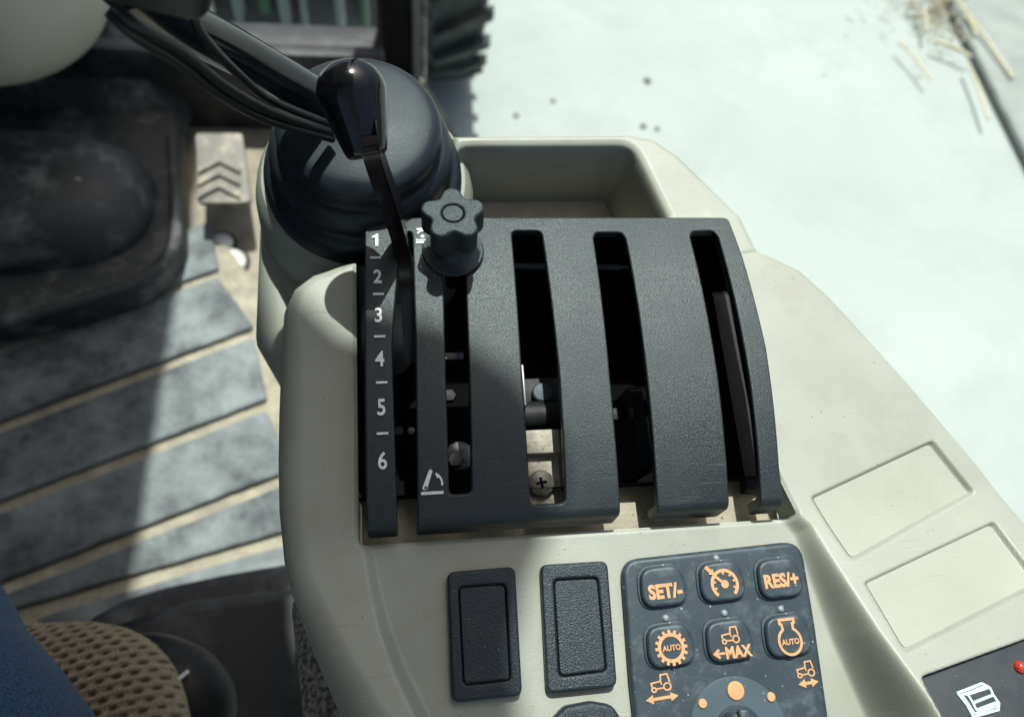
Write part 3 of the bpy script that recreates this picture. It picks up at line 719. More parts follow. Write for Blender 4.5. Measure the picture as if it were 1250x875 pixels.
# ================================================================ KEYPAD
kp = root('control_keypad', 'slate grey rubber keypad with six raised buttons and orange symbols', 'keypad', matrix=MC)
KZ = 0.0042
kout = fillet([at(759, 683, KZ)[:2], at(979, 659, KZ)[:2], at(996, 760, KZ)[:2], at(1012, 870, KZ)[:2], at(1021, 950, KZ)[:2], at(784, 960, KZ)[:2], at(770, 830, KZ)[:2]], [0.0075, 0.0075, 0, 0, 0.005, 0.005, 0], 6)
me = plate(kout, (), KZ + 0.0004, 0.0019, 4); me.transform(Matrix.Translation((0, 0, -0.0004)))
obj('keypad_plate', me, 'keypad', kp, True)
KA = math.atan2(*(at(978, 662, KZ) - at(760, 685, KZ))[[1, 0]])
def tractor(ik, cx, cy, s, flip=1):
    P = lambda x, y: (cx + flip * x * s, cy + y * s); w_ = 0.16 * s
    ik.arc(P(0.62, -0.42), 0.36 * s, 0, 360, w_, 22).arc(P(-0.78, -0.55), 0.22 * s, 0, 360, w_, 18)
    ik.line([P(-0.5, -0.5), P(0.2, -0.5)], w_)
    ik.line([P(-0.95, -0.25), P(-0.95, 0.12), P(0.02, 0.22), P(0.1, 0.85), P(0.8, 0.85), P(0.92, 0.0)], w_)
    ik.line([P(0.02, 0.22), P(0.08, -0.15)], w_ * 0.9); return ik
def arrows(ik, cx, cy, L, w_):
    ik.line([(cx - L + 2.2 * w_, cy), (cx + L - 2.2 * w_, cy)], w_)
    for s in (-1, 1): ik.poly([(cx + s * L, cy), (cx + s * (L - 2.6 * w_), cy + 1.5 * w_), (cx + s * (L - 2.6 * w_), cy - 1.5 * w_)][::s])
    return ik
def ic_set(): return Ink().text('SET/-', 0.0072, (0.0002, -0.001), 0.045, 0.88)
def ic_res(): return Ink().text('RES/+', 0.0070, (0, 0), 0.045, 0.88)
def ic_cruise():
    ik = Ink(); R = 5.2 * mm; c = (0.6 * mm, -0.3 * mm)
    ik.arc(c, R, -50, 230, 1.25 * mm, 34)
    for a in (-20, 15, 50, 90, 165, 200): ik.line([(c[0] + R * .70 * math.cos(math.radians(a)), c[1] + R * .70 * math.sin(math.radians(a))), (c[0] + R * .97 * math.cos(math.radians(a)), c[1] + R * .97 * math.sin(math.radians(a)))], 0.8 * mm)
    ik.disc(c, 1.6 * mm).line([c, (c[0] - 3.3 * mm, c[1] + 3.1 * mm)], 1.1 * mm)
    t = (c[0] - 4.3 * mm, c[1] + 4.6 * mm)
    ik.line([(t[0] - 2.6 * mm, t[1] + 2.5 * mm), (t[0] - 0.8 * mm, t[1] + 0.8 * mm)], 1.5 * mm)
    ik.poly([(t[0] + 0.6 * mm, t[1] - 0.6 * mm), (t[0] + 0.3 * mm, t[1] + 1.7 * mm), (t[0] - 1.8 * mm, t[1] - 0.4 * mm)]); return ik
def ic_gear():
    ik = Ink(); ik.arc((0, 0), 4.7 * mm, 0, 360, 1.25 * mm, 40)
    for k in range(16):
        a = 2 * math.pi * k / 16; ik.line([(5.2 * mm * math.cos(a), 5.2 * mm * math.sin(a)), (6.4 * mm * math.cos(a), 6.4 * mm * math.sin(a))], 1.1 * mm)
    return ik.text('AUTO', 0.0028, (0, 0), 0.03, 0.92)
def ic_max():
    ik = tractor(Ink(), 0.3 * mm, 2.6 * mm, 3.5 * mm)
    ik.text('MAX', 0.0058, (2.6 * mm, -3.4 * mm), 0.04, 0.84).line([(-6.6 * mm, -3.4 * mm), (-3.0 * mm, -3.4 * mm)], 0.9 * mm)
    return ik.line([(-5.2 * mm, -1.9 * mm), (-7.2 * mm, -3.4 * mm), (-5.2 * mm, -4.9 * mm)], 0.9 * mm)
def ic_engine():
    ik = Ink(); an = [math.radians(118 + 304 * k / 26) for k in range(27)]
    pts = [(4.6 * mm * math.cos(a), -1.2 * mm + 4.9 * mm * math.sin(a)) for a in an]
    pts += [(2.3 * mm, 5.2 * mm), (3.0 * mm, 5.4 * mm), (3.0 * mm, 6.8 * mm), (-3.0 * mm, 6.8 * mm), (-3.0 * mm, 5.4 * mm), (-2.3 * mm, 5.2 * mm)]
    ik.line(pts, 1.0 * mm, closed=True); return ik.text('AUTO', 0.0029, (0, -1.4 * mm), 0.03, 0.9)
bt = fillet([(-0.0098, -0.0068), (-0.0085, 0.0082), (0.0082, 0.0085), (0.0100, -0.0066)], 0.0058, 7)
gap = [(p[0] * 1.10, p[1] * 1.12) for p in bt]
BUT = (('SET', 809, 718, ic_set), ('CR', 880.5, 712, ic_cruise), ('RES', 951, 708, ic_res), ('G', 817.5, 790, ic_gear), ('M', 889.5, 784, ic_max), ('E', 961, 778, ic_engine))
btn_mesh = plate(bt, (), 0.0034, 0.0014, 4)
skirt_mesh = plate(gap, (), 0.0012, 0.0005, 2)
for nm_, px, py, fn in BUT:
    p = at(px, py, KZ + 0.001)
    b_ = obj('button', btn_mesh.copy(), 'keypad', kp, True)
    b_.matrix_local = Matrix.Translation((p[0], p[1], KZ - 0.0008)) @ Matrix.Rotation(KA, 4, 'Z') @ Matrix.Diagonal((0.96, 0.96, 1, 1))
    s_ = obj('button_skirt', skirt_mesh.copy(), 'keypad', b_, True); s_.location = (0, 0, 0.0002)
    sy = obj('symbol', fn().mesh(), 'orange', b_); sy.location = (0, 0, 0.0034); 
for px, py in ((874, 681), (812.5, 754), (884, 748), (953, 743)):
    p = at(px, py, KZ); v, f = lathe([(0.0013, -0.001), (0.0013, 0.0002), (0.0009, 0.0007), (0.0002, 0.0009)], 18)
    obj('indicator_lamp', mesh([(a + p[0], b2 + p[1], c2 + KZ) for a, b2, c2 in v], f), 'lamp_clear', kp)
p = at(806, 841, KZ); sy = obj('symbol', arrows(tractor(Ink(), 0.5 * mm, 2.5 * mm, 4.1 * mm), 0, -3.6 * mm, 6.9 * mm, 1.25 * mm).mesh(), 'orange', kp)
sy.matrix_local = Matrix.Translation((p[0], p[1], KZ)) @ Matrix.Rotation(KA + 0.03, 4, 'Z') @ Matrix.Diagonal((0.9, 0.8, 1, 1))
p = at(984, 823, KZ); sy = obj('symbol', arrows(tractor(Ink(), 0, 2.2 * mm, 3.9 * mm), 0, -3.6 * mm, 4.6 * mm, 1.25 * mm).mesh(), 'orange', kp)
sy.matrix_local = Matrix.Translation((p[0], p[1], KZ)) @ Matrix.Rotation(KA + 0.03, 4, 'Z') @ Matrix.Diagonal((0.88, 0.8, 1, 1))
dc = at(902, 893, KZ)
rd = at(902, 824, KZ)[1] - dc[1]
v, f = lathe([(rd, -0.001), (rd, 0.0003), (rd - 0.0004, 0.0006), (0.0003, 0.0006)], 72)
obj('dial_field', mesh([(a + dc[0], b2 + dc[1], c2 + KZ) for a, b2, c2 in v], f, True, 30), 'keypad_disc', kp)
rk = at(902, 862, KZ)[1] - dc[1]
v, f = lathe([(rk + 0.0008, 0.0), (rk + 0.0008, 0.0008), (rk, 0.0008), (rk - 0.0002, 0.0040), (rk - 0.0010, 0.0056), (rk - 0.0030, 0.0062), (0.0004, 0.0058)], 64)
dl_ = obj('dial', mesh([(a + dc[0], b2 + dc[1], c2 + KZ + 0.0006) for a, b2, c2 in v], f, True, 50), 'keypad', kp)
obj('grip', bbox((dc[0] - 0.0022, dc[1] - 0.008, KZ + 0.006), (dc[0] + 0.0022, dc[1] + 0.0085, KZ + 0.0085), 0.001, 3), 'keypad', dl_)
for px, py, r in ((857.5, 858, 0.0016), (898, 842.5, 0.0032), (941, 850, 0.0016)):
    p = at(px, py, KZ + 0.0008); v, f = lathe([(r, -0.001), (r, 0.0005), (r * 0.9, 0.0007), (0.0002, 0.0007)], 28)
    obj('dial_mark', mesh([(a + p[0], b2 + p[1], c2 + KZ + 0.0006) for a, b2, c2 in v], f, True, 30), 'orange', kp)

# ================================================================ SHIFT STICK with boot, wires and handle
js = root('shift_stick', 'black shift stick with ribbed rubber boot and wires up to its handle', 'shift stick', matrix=MC)
prof = [(0.0440, -0.017), (0.0446, -0.012), (0.0440, -0.006), (0.0425, -0.0015), (0.0398, 0.0008), (0.0388, 0.003), (0.0393, 0.008), (0.0383, 0.0125), (0.0362, 0.0155), (0.0343, 0.0165), (0.0338, 0.0190), (0.0341, 0.0235), (0.0332, 0.0268), (0.0308, 0.0290), (0.027, 0.0302), (0.0140, 0.0325), (0.0095, 0.0338), (0.0080, 0.038), (0.0005, 0.038)]
pp = spline([(r, z, 0) for r, z in prof], 3)
v, f = lathe([(q[0], q[1]) for q in pp], 80)
me = mesh([(a + BX + 0.0 * c2, b2 + BY - 0.002 + 0.02 * max(c2, 0), c2) for a, b2, c2 in v], f, True, 70)
obj('boot', me, 'rubber', js)
A0 = at(402, 128, 0.032); A1 = at(300, 70, 0.072); A2 = at(215, 24, 0.103); A3 = at(150, -25, 0.13)
pa = spline([A0, A1, A2, A3], 8); v, f = tube(pa, 0.0076, 28); obj('rod', mesh(v, f, True, 60), 'rod_black', js)
def wire(pts, r, name='wire'):
    v, f = tube(spline(pts, 10), r, 12); return obj(name, mesh(v, f, True, 60), 'cable_black', js)
wire([at(232, 8, 0.118), at(248, 45, 0.108), at(290, 90, 0.088), at(330, 122, 0.066), at(402, 152, 0.040)], 0.0015)
wire([at(140, 8, 0.130), at(170, 34, 0.125), at(225, 66, 0.110), at(275, 106, 0.092), at(330, 136, 0.066), at(404, 162, 0.038)], 0.0017)
wire([at(132, 14, 0.128), at(165, 44, 0.123), at(218, 78, 0.108), at(268, 116, 0.090), at(324, 146, 0.064), at(406, 170, 0.036)], 0.0015)
# handle: a soft-edged grip whose lower end shows
hc0 = at(166, -50, 0.140); hc1 = at(156, -162, 0.175)
hx = np.array([1.0, -0.1, 0]); hx /= np.linalg.norm(hx); ha = hc1 - hc0; ha /= np.linalg.norm(ha); hy = np.cross(ha, hx); hy /= np.linalg.norm(hy); hx = np.cross(hy, ha)
me = bbox((-0.0170, -0.012, -0.0035), (0.0175, 0.016, 0.085), 0.0055, 4); me.transform(frame(hc0, hx, hy, ha)); obj('handle', me, 'cable_black', js)

# ================================================================ FLOOR MAT
fm = root('floor_mat', 'dusty ribbed rubber floor mat with tan mud between the ribs', 'floor mat', matrix=Matrix.Identity(4))
LN = [((-40, 380), (232, 285)), ((0, 438), (228, 356)), ((0, 531), (311, 414)), ((0, 628), (337, 498)), ((23, 718), (333, 597)), ((73, 743), (337, 666)), ((90, 800), (345, 735))]
lines = [(atw(*a, FLOOR)[:2], atw(*c, FLOOR)[:2]) for a, c in LN]
def xl(L, x): (a, c) = L; t = (x - a[0]) / (c[0] - a[0]); return a[1] + (c[1] - a[1]) * t
x0 = -0.85
bdr = [atw(258, 318, FLOOR)[:2], atw(302, 372, FLOOR)[:2], atw(330, 440, FLOOR)[:2], atw(336, 520, FLOOR)[:2]]
def xr(L):                                              # where a line meets the mat's right border
    for u in np.linspace(-0.9, 0.1, 1500):
        y = xl(L, u)
        bx = np.interp(y, [q[1] for q in bdr[::-1]], [q[0] for q in bdr[::-1]])
        if y < bdr[-1][1]: bx = bdr[-1][0] + (bdr[-1][1] - y) * 0.45
        if u >= bx: return bx
    return 0.0
me = plate(fillet([(x0 - 0.02, -0.3), (-0.02, -0.3), (bdr[3][0] + 0.07, bdr[3][1] - 0.1), bdr[3] + [0.03, 0], bdr[2] + [0.025, 0.01], bdr[1] + [0.02, 0.02], bdr[0] + [0.015, 0.03], (x0 - 0.02, xl(lines[0], x0) + 0.06)], 0.02), (), 0.010, 0.002)
me.transform(Matrix.Translation((0, 0, FLOOR))); obj('mat_base', me, 'mat_mud', fm, True)
for k in range(len(lines) - 1):
    U, D = lines[k], lines[k + 1]; hg = 0.0075 if k else 0.006
    du = -hg * 1.15; dd = hg * 1.15
    xu, xd = xr(U) - 0.006, xr(D) - 0.006
    xa = x0 if k < 4 else (-0.60 if k == 4 else -0.43)
    rib = fillet([(xa, xl(D, xa) + dd), (xd, xl(D, xd) + dd), (xu, xl(U, xu) + du), (xa, xl(U, xa) + du)], 0.006, 5)
    wob = []
    for q0, q1 in zip(rib, rib[1:] + rib[:1]):
        L_ = np.linalg.norm(q1 - q0); m_ = max(1, int(L_ / 0.012))
        for t_ in range(m_): wob.append(q0 + (q1 - q0) * t_ / m_ + (rng.normal(0, 0.0003, 2) if m_ > 1 else 0))
    rib = wob
    me = plate(rib, (), 0.009, 0.0042, 3); me.transform(Matrix.Translation((0, 0, FLOOR + 0.0095)))
    obj('rib', me, 'mat_rubber', fm, True)

# ================================================================ STEERING COLUMN COVER (dark hump)
hump = root('column_cover', 'large dusty black moulded cover with rolled flange over the floor mat', 'column cover', matrix=Matrix.Identity(4))
hz = FLOOR + 0.05
fo = fillet([atw(-260, 440, hz)[:2], atw(0, 402, hz)[:2], atw(110, 378, hz)[:2], atw(190, 350, hz)[:2], atw(224, 300, hz)[:2], atw(222, 160, hz)[:2], atw(205, 90, hz)[:2], atw(-260, 60, hz)[:2]], [0, 0, 0.1, 0.07, 0.06, 0.05, 0.03, 0], 8)
me = plate(fo, (), 0.05, 0.014, 4); me.transform(Matrix.Translation((0, 0, FLOOR + 0.012))); obj('flange', me, 'hump', hump, True)
ctr = atw(8, 262, hz); nU, nV = 64, 26; v = []; f = []
for i_ in range(nV + 1):
    ph = math.pi / 2 * i_ / nV
    for j_ in range(nU):
        th = 2 * math.pi * j_ / nU; ce, se = math.cos(th), math.sin(th)
        q = lambda a, e: math.copysign(abs(a) ** e, a)
        rr_ = max(math.cos(ph), 1e-4) ** 0.62
        v.append((ctr[0] + 0.205 * rr_ * q(ce, 0.72), ctr[1] + 0.118 * rr_ * q(se, 0.72), hz + 0.006 + 0.085 * math.sin(ph) ** 0.8))
for i_ in range(nV):
    for j_ in range(nU): a = i_ * nU + j_; c2 = i_ * nU + (j_ + 1) % nU; f.append((a, c2, c2 + nU, a + nU))
obj('bulge', mesh(v, f, True, 80), 'hump', hump)
bead = [atw(x, y, hz + 0.012) for x, y in ((-200, 428), (0, 392), (105, 366), (180, 338), (211, 300), (214, 240), (210, 170))]
v, f = tube(spline(bead, 8), 0.009, 14); obj('rolled_edge', mesh(v, f, True, 80), 'hump', hump)
ua, ub = atw(-200, 150, hz), atw(225, 150, hz)
me = mesh([(ua[0], ua[1], hz - 0.02), (ub[0], ub[1] - 0.02, hz - 0.02), (ub[0] - 0.02, ub[1] + 0.25, hz + 0.10), (ua[0], ub[1] + 0.25, hz + 0.22),
           (ua[0], ua[1] + 0.3, FLOOR + 0.001), (ub[0], ub[1] + 0.27, FLOOR + 0.001), (ub[0] - 0.10, ub[1] + 0.10, hz + 0.10), (ua[0], ua[1] + 0.10, hz + 0.13)],
          [(0, 1, 6, 7), (7, 6, 2, 3), (1, 5, 2, 6), (0, 7, 3, 4), (3, 2, 5, 4), (0, 4, 5, 1)])
obj('shoulder', me, 'hump', hump)

# beige shroud beside the stick
e0 = atw(-20, -22, -0.34)
v = []; f = []; nU, nV = 56, 28
for i_ in range(nV + 1):
    ph = math.pi * (i_ / nV - 0.5)
    for j_ in range(nU):
        th = 2 * math.pi * j_ / nU; q = lambda a, e: math.copysign(abs(a) ** e, a)
        v.append((e0[0] + 0.150 * max(math.cos(ph), 0.001) ** 0.8 * q(math.cos(th), 0.9), e0[1] + 0.165 * max(math.cos(ph), 0.001) ** 0.8 * q(math.sin(th), 0.9), e0[2] + 0.085 * q(math.sin(ph), 0.8)))
for i_ in range(nV):
    for j_ in range(nU): a = i_ * nU + j_; c2 = i_ * nU + (j_ + 1) % nU; f.append((a, c2, c2 + nU, a + nU))
sh = root('column_shroud', 'smooth rounded cream plastic shroud above the dusty black cover', 'shroud', matrix=Matrix.Identity(4))
obj('shell', mesh(v, f, True, 80), 'beige_far', sh)
v, f = tube([(e0[0] - 0.06, e0[1] + 0.06, e0[2] - 0.03), (e0[0] - 0.10, e0[1] + 0.14, FLOOR + 0.02)], 0.03, 24); obj('stalk', mesh(v, f, True, 60), 'dark_trim', sh)

# ================================================================ PEDAL and floor bolts
pz = FLOOR + 0.10
pa_, pb_, pc_ = atw(234, 166, pz), atw(292, 166, pz), atw(236, 252, pz - 0.03)
ux = pb_ - pa_; wp = np.linalg.norm(ux); ux /= wp; uy = pa_ - pc_; hp = np.linalg.norm(uy); uy -= ux * (uy @ ux); uy /= np.linalg.norm(uy); uz = np.cross(ux, uy)
ped = root('brake_pedal', 'muddy metal pedal with chevron tread beside the black cover', 'pedal', matrix=frame(pc_, ux, uy, uz))
me = plate(fillet([(0.008, 0.0), (wp + 0.015, 0.0), (wp, hp), (0.0, hp)], 0.008), (), 0.008, 0.002); obj('pad', me, 'pedal', ped, True)
for k in range(3):
    y = 0.006 + k * 0.021; xm = wp * 0.55
    v, f = prism([(0.008, y), (xm, y + 0.018), (wp - 0.001, y), (wp - 0.001, y + 0.009), (xm, y + 0.027), (0.008, y + 0.009)], 0.0075, 0.013)
    obj('tread_bar', mesh(v, f, False), 'pedal', ped)
v, f = tube([(wp / 2, hp * 0.6, 0), (wp / 2, hp * 0.9, -0.10)], 0.010, 14); obj('arm', mesh(v, f), 'dark_trim', ped)
for k, (px, py, r, lab) in enumerate(((267, 290, 0.019, 'pale domed metal bolt cap on the muddy plate below the pedal'), (278, 313, 0.024, 'wider flat silver bolt cap on the muddy plate by the mat'))):
    p = atw(px, py, FLOOR + 0.015)
    bo_ = root('floor_bolt', lab, 'bolt', 'bolt caps on the floor plate', Matrix.Translation(Vector((p[0], p[1], FLOOR))))
    v, f = lathe([(r, 0.0), (r * 0.98, 0.004), (r * 0.55, 0.010), (r * 0.2, 0.013), (0.0005, 0.0135)] if k == 0 else [(r, 0.0), (r, 0.004), (r * 0.85, 0.007), (0.0005, 0.008)], 24)
    obj('cap', mesh(v, f, True, 50), 'bolt_white', bo_)
    v, f = lathe([(r * 1.25, 0.0005), (r * 1.25, 0.002), (r * 0.9, 0.0025), (0.001, 0.0025)], 24); obj('washer', mesh(v, f, True, 40), 'dark_metal', bo_)

# ================================================================ FRONT OF THE CAB
FY = 1.16
t0, t1 = aty(300, 150, FY), aty(300, 66, FY)
WY = 0.985; t2 = aty(300, 66, WY)
fw = tag(obj('firewall', bbox((-0.95, WY, FLOOR), (aty(470, 120, WY)[0], WY + 0.03, t2[2]), 0.004, 2), 'dark_trim'), 'dark lower front wall of the cab behind the pedal', 'wall')
br = aty(300, 44, FY)
fb = root('window_frame', 'dark lower window rail above the front wall of the cab', 'window frame', matrix=Matrix.Identity(4))
obj('rail', bbox((-0.95, FY - 0.03, t1[2] + 0.001), (aty(466, 80, FY)[0], FY + 0.045, br[2]), 0.010, 3), 'dark_trim', fb)
p0_, p1_ = aty(461, 60, FY - 0.05), aty(514, 60, FY - 0.05)
cp = root('cab_pillar', 'black corner pillar of the cab next to the tyre', 'pillar', matrix=Matrix.Identity(4))
obj('post', bbox((p0_[0], FY - 0.05, FLOOR - 0.05), (p1_[0], FY + 0.05, 1.2), 0.010, 3), 'cable_black', cp)
obj('seal_strip', bbox((p1_[0] - 0.016, FY - 0.062, FLOOR - 0.03), (p1_[0] - 0.006, FY - 0.051, 1.2), 0.003, 2), 'seal', cp)
# engine hood and bright patches seen through the front glass
hd_ = root('engine_hood', 'dark engine hood with pale patches and a modelled light reflection beyond the front window', 'hood', matrix=Matrix.Identity(4))
HY = 1.9
def hbox(px0, py0, px1, py1, y, dy, mt, name, bev=0.02):
    a = aty(px0, py0, y); c2 = aty(px1, py1, y)
    return obj(name, bbox((min(a[0], c2[0]), y, min(a[2], c2[2])), (max(a[0], c2[0]), y + dy, max(a[2], c2[2])), bev, 3), mt, hd_)
hbox(80, -260, 470, 110, HY, 0.9, 'hood', 'hood_body')
for a in ((236, 6, 262, 26, 'bolt_white'), (338, -40, 352, 40, 'hood_pale'), (356, -60, 378, 44, 'hood_pale'), (400, -60, 424, 36, 'hood_pale'), (432, -60, 452, 40, 'hood_green'), (280, -40, 292, 30, 'hood_pale'), (310, -60, 326, 20, 'hood_green')):  # the first, white block stands in for a light reflection
    hbox(a[0], a[1], a[2], a[3], HY - 0.05, 0.049, a[4], 'bright_patch', 0.015)

# tyre beyond the pillar
ty = root('tractor_tyre', 'dark lugged tractor tyre outside the cab glass', 'tyre')
TRAD, TWID = 0.62, 0.42
tp = aty(580, 40, 2.85)
TC = Vector((tp[0] - TWID / 2, 3.02, GROUND + TRAD))
ty.matrix_world = Matrix.Translation(TC)
prof = [(-0.5, 0.60), (-0.5, 0.85), (-0.42, 0.93), (-0.2, 0.955), (0, 0.96), (0.2, 0.955), (0.42, 0.93), (0.5, 0.85), (0.5, 0.60)]
v, f = lathe([(TRAD * r * 0.97, TWID * x) for x, r in prof], 72, cap=False)
obj('carcass', mesh([(z, x, y) for x, y, z in v], f, True, 50), 'tyre', ty)
nl = 26
for side in (-1, 1):
    for k in range(nl):
        a0 = 2 * math.pi * (k + (0.5 if side > 0 else 0)) / nl; v = []
        for (xx, da) in ((0.02, 0.13), (0.30, 0.02), (0.535, -0.04)):
            for dd in (-0.035, 0.035):
                for rr_ in (0.90, 1.0 if xx < 0.5 else 0.955):
                    a = a0 + da + dd; v.append((side * xx * TWID, TRAD * rr_ * math.cos(a), TRAD * rr_ * math.sin(a)))
        f = []
        for s_ in (0, 4): f += [(s_ + 1, s_ + 3, s_ + 7, s_ + 5), (s_, s_ + 1, s_ + 5, s_ + 4), (s_ + 2, s_ + 6, s_ + 7, s_ + 3), (s_, s_ + 4, s_ + 6, s_ + 2)]
        f += [(0, 2, 3, 1), (8, 9, 11, 10)]
        obj('lug', mesh(v, f, False), 'tyre', ty)
v, f = lathe([(TRAD * 0.58, -TWID * 0.3), (TRAD * 0.56, TWID * 0.3)], 40); obj('wheel_disc', mesh([(z, x, y) for x, y, z in v], f, True, 40), 'hood', ty)

# side glass
g0, g1 = np.array([p1_[0] + 0.01, FY]), np.array([1.65, -0.20])
dv = (g1 - g0) / np.linalg.norm(g1 - g0); nv = np.array([-dv[1], dv[0]]) * 0.002
v = []
for zz in (-1.25, 1.15):
    for q in (g0 - nv, g1 - nv, g1 + nv, g0 + nv): v.append((q[0], q[1], zz))
gp = obj('window_pane', mesh(v, [(0, 1, 2, 3), (4, 7, 6, 5), (0, 4, 5, 1), (1, 5, 6, 2), (2, 6, 7, 3), (3, 7, 4, 0)], False), 'pane')
tag(gp, 'clear green-tinted side glass between the console and the bright ground', 'window')

# door sill with chaff
SZ = GROUND + 0.052
s0, s1, s2 = atw(1130, -60, SZ), atw(1262, 200, SZ), atw(1420, 520, SZ)
sil = root('door_sill', 'grey outer sill ledge with dark edge strip where straw has gathered', 'sill', matrix=Matrix.Identity(4))
poly = [s0[:2], s1[:2], s2[:2], (s2[0] + 1.0, s2[1]), (s0[0] + 1.0, s0[1])]
me = plate(poly, (), 0.05, 0.01, 3); me.transform(Matrix.Translation((0, 0, SZ - 0.05))); obj('ledge', me, 'sill', sil, True)
v, f = tube([(*s0[:2], SZ - 0.012), (*s1[:2], SZ - 0.012), (*s2[:2], SZ - 0.012)], 0.013, 14); obj('edge_strip', mesh(v, f, True, 60), 'seal', sil)
def stalk(a, c, r, label):
    mid = [(a[k] + c[k]) / 2 + (0.006 if k < 2 else 0.004) for k in range(3)]
    v, f = tube(spline([a, mid, c], 5), r, 8); o = obj('straw_stalk', mesh(v, f, True, 60), 'straw'); tag(o, label, 'straw', 'straw lying on the sill'); return o
def sp_(px, py, dz=0.016): return list(atw(px, py, SZ + dz))
stalk(sp_(1163, -6, 0.03), sp_(1236, 95), 0.0075, 'long pale straw stalk lying along the grey ledge')
stalk(sp_(1178, 20, 0.02), sp_(1192, 44), 0.007, 'short straw piece pressed against the long stalk')
stalk(sp_(1140, 50, 0.02), sp_(1186, 70), 0.009, 'thick bleached straw piece at the foot of the chaff heap')
stalk(sp_(1098, 52), sp_(1135, 96), 0.006, 'thin grey straw on the pale ground by the chaff heap')
stalk(sp_(1182, 78), sp_(1207, 146), 0.007, 'dull straw lying just under the edge strip')
stalk(sp_(1126, 10, 0.03), sp_(1132, 38, 0.02), 0.006, 'upright yellow straw sticking from the chaff heap')
v_, f_ = [], []
parts_ = []
for k in range(430):
    u = random.gauss(0, 1); px = 1144 + 27 * u; py = 4 + random.gauss(0, 20) + 0.25 * (px - 1142)
    a = atw(px, py, SZ + random.uniform(-0.045, 0.02)); an = random.uniform(0, math.pi); L_ = random.uniform(0.012, 0.06)
    d_ = np.array([math.cos(an), math.sin(an), random.uniform(-0.4, 0.4)]) * L_ / 2
    parts_.append(tube([a - d_, a + d_], random.uniform(0.0015, 0.0045), 5))
for k in range(80):
    px = random.gauss(1128, 42); py = random.gauss(20, 34)
    a = atw(px, py, GROUND + 0.006); an = random.uniform(0, math.pi); L_ = random.uniform(0.015, 0.07)
    d_ = np.array([math.cos(an), math.sin(an), 0]) * L_ / 2
    parts_.append(tube(spline([a - d_, a + np.array([d_[1], -d_[0], 0]) * random.uniform(-.3, .3), a + d_], 3), random.uniform(0.0010, 0.0022), 5))
vv, ff = join(parts_); o = obj('chaff', mesh(vv, ff, False), 'chaff'); o['kind'] = 'stuff'; o['label'] = 'small heap of brown chaff against the sill'; o['category'] = 'chaff'
for k, (px, py, r, lab) in enumerate(((790, 100, 0.018, 'small dark clod on the pale ground'), (785, 155, 0.014, 'tiny clod lying near the tray'), (675, 124, 0.012, 'small grey clod on the pale ground off the tyre'), (630, 142, 0.013, 'brown clod on the ground beyond the tray'), (802, 158, 0.012, 'pale brown clod off the tray corner'), (1006, 93, 0.006, 'lone dark grain on bright ground'))):
    p = atw(px, py, GROUND); bm = bmesh.new(); bmesh.ops.create_icosphere(bm, subdivisions=2, radius=r)
    for q in bm.verts: q.co *= random.uniform(0.75, 1.2); q.co.z = q.co.z * 0.6 + r * 0.35
    me = bpy.data.meshes.new('s'); bm.to_mesh(me); bm.free()
    o = obj('clod', smooth(me), 'pebble'); o.location = (p[0], p[1], GROUND); tag(o, lab, 'clod', 'clods on the ground')

# ================================================================ SEAT, OPERATOR, RISER
ST = -0.185
seat = root('seat_cushion', 'tan knitted seat cushion corner beside the blue jeans', 'seat', matrix=Matrix.Identity(4))
sx1 = atw(214, 875, ST - 0.02)[0]; sy1 = atw(100, 742, ST - 0.02)[1]
px_ = np.arange(-0.36, sx1 + 0.001, 0.00085); py_ = np.arange(-0.12, sy1 + 0.001, 0.00085)
GX, GY = np.meshgrid(px_, py_, indexing='ij')
so_ = fillet([(-0.6, -0.5), (sx1, -0.5), (sx1, sy1), (-0.6, sy1)], [0, 0, 0.085, 0], 16)
ds = sdf(so_, GX, GY); RS = 0.055
uu = np.clip((ds + RS) / RS, 0, 0.998); Z = ST - RS * (1 - np.sqrt(1 - uu * uu))
ca, sa = math.cos(0.35), math.sin(0.35); A_ = (GX * ca + GY * sa) / 0.0078; B_ = (-GX * sa + GY * ca) / 0.0056
row = np.floor(B_); fa = (A_ + 0.5 * np.mod(row, 2)) % 1 - 0.5; fb_ = B_ - row - 0.5
cell = np.sin(row * 12.9 + np.floor(A_ + 0.5 * np.mod(row, 2)) * 78.2) * 43758.5; cell = cell - np.floor(cell)
hh = np.clip(1.15 - ((np.abs(fa) / (0.24 + 0.07 * cell)) ** 3 + (np.abs(fb_) / (0.22 + 0.08 * cell)) ** 2.5), 0, 1) ** 0.8
Z = Z - 0.0020 * hh + 0.0009 * np.cos(2 * np.pi * fb_) * -1 * (1 - hh) + 0.0005 * np.sin(A_ * 25 + cell) * (1 - hh)
inside = ds < -0.0001
of = inside[:-1, :-1] & inside[1:, :-1] & inside[:-1, 1:] & inside[1:, 1:]
idn = np.arange(GX.size).reshape(GX.shape); i, j = np.nonzero(of)
qd = np.stack([idn[i, j], idn[i + 1, j], idn[i + 1, j + 1], idn[i, j + 1]], 1)
us = np.unique(qd); rm = -np.ones(GX.size, int); rm[us] = np.arange(len(us))
me = grid_mesh(np.stack([GX.ravel()[us], GY.ravel()[us], Z.ravel()[us]], 1), rm[qd])
at2 = me.attributes.new('hole', 'FLOAT', 'POINT'); at2.data.foreach_set('value', np.ascontiguousarray(hh.ravel()[us], np.float32))
obj('cushion', me, 'seat_cloth', seat)
me = plate(fillet([(-0.6, -0.3), (sx1 - 0.002, -0.3), (sx1 - 0.002, sy1 - 0.002), (-0.6, sy1 - 0.002)], [0, 0, 0.083, 0], 12), (), 0.06, 0.01); me.transform(Matrix.Translation((0, 0, ST - RS - 0.055))); obj('cushion_base', me, 'seat_cloth', seat, True)

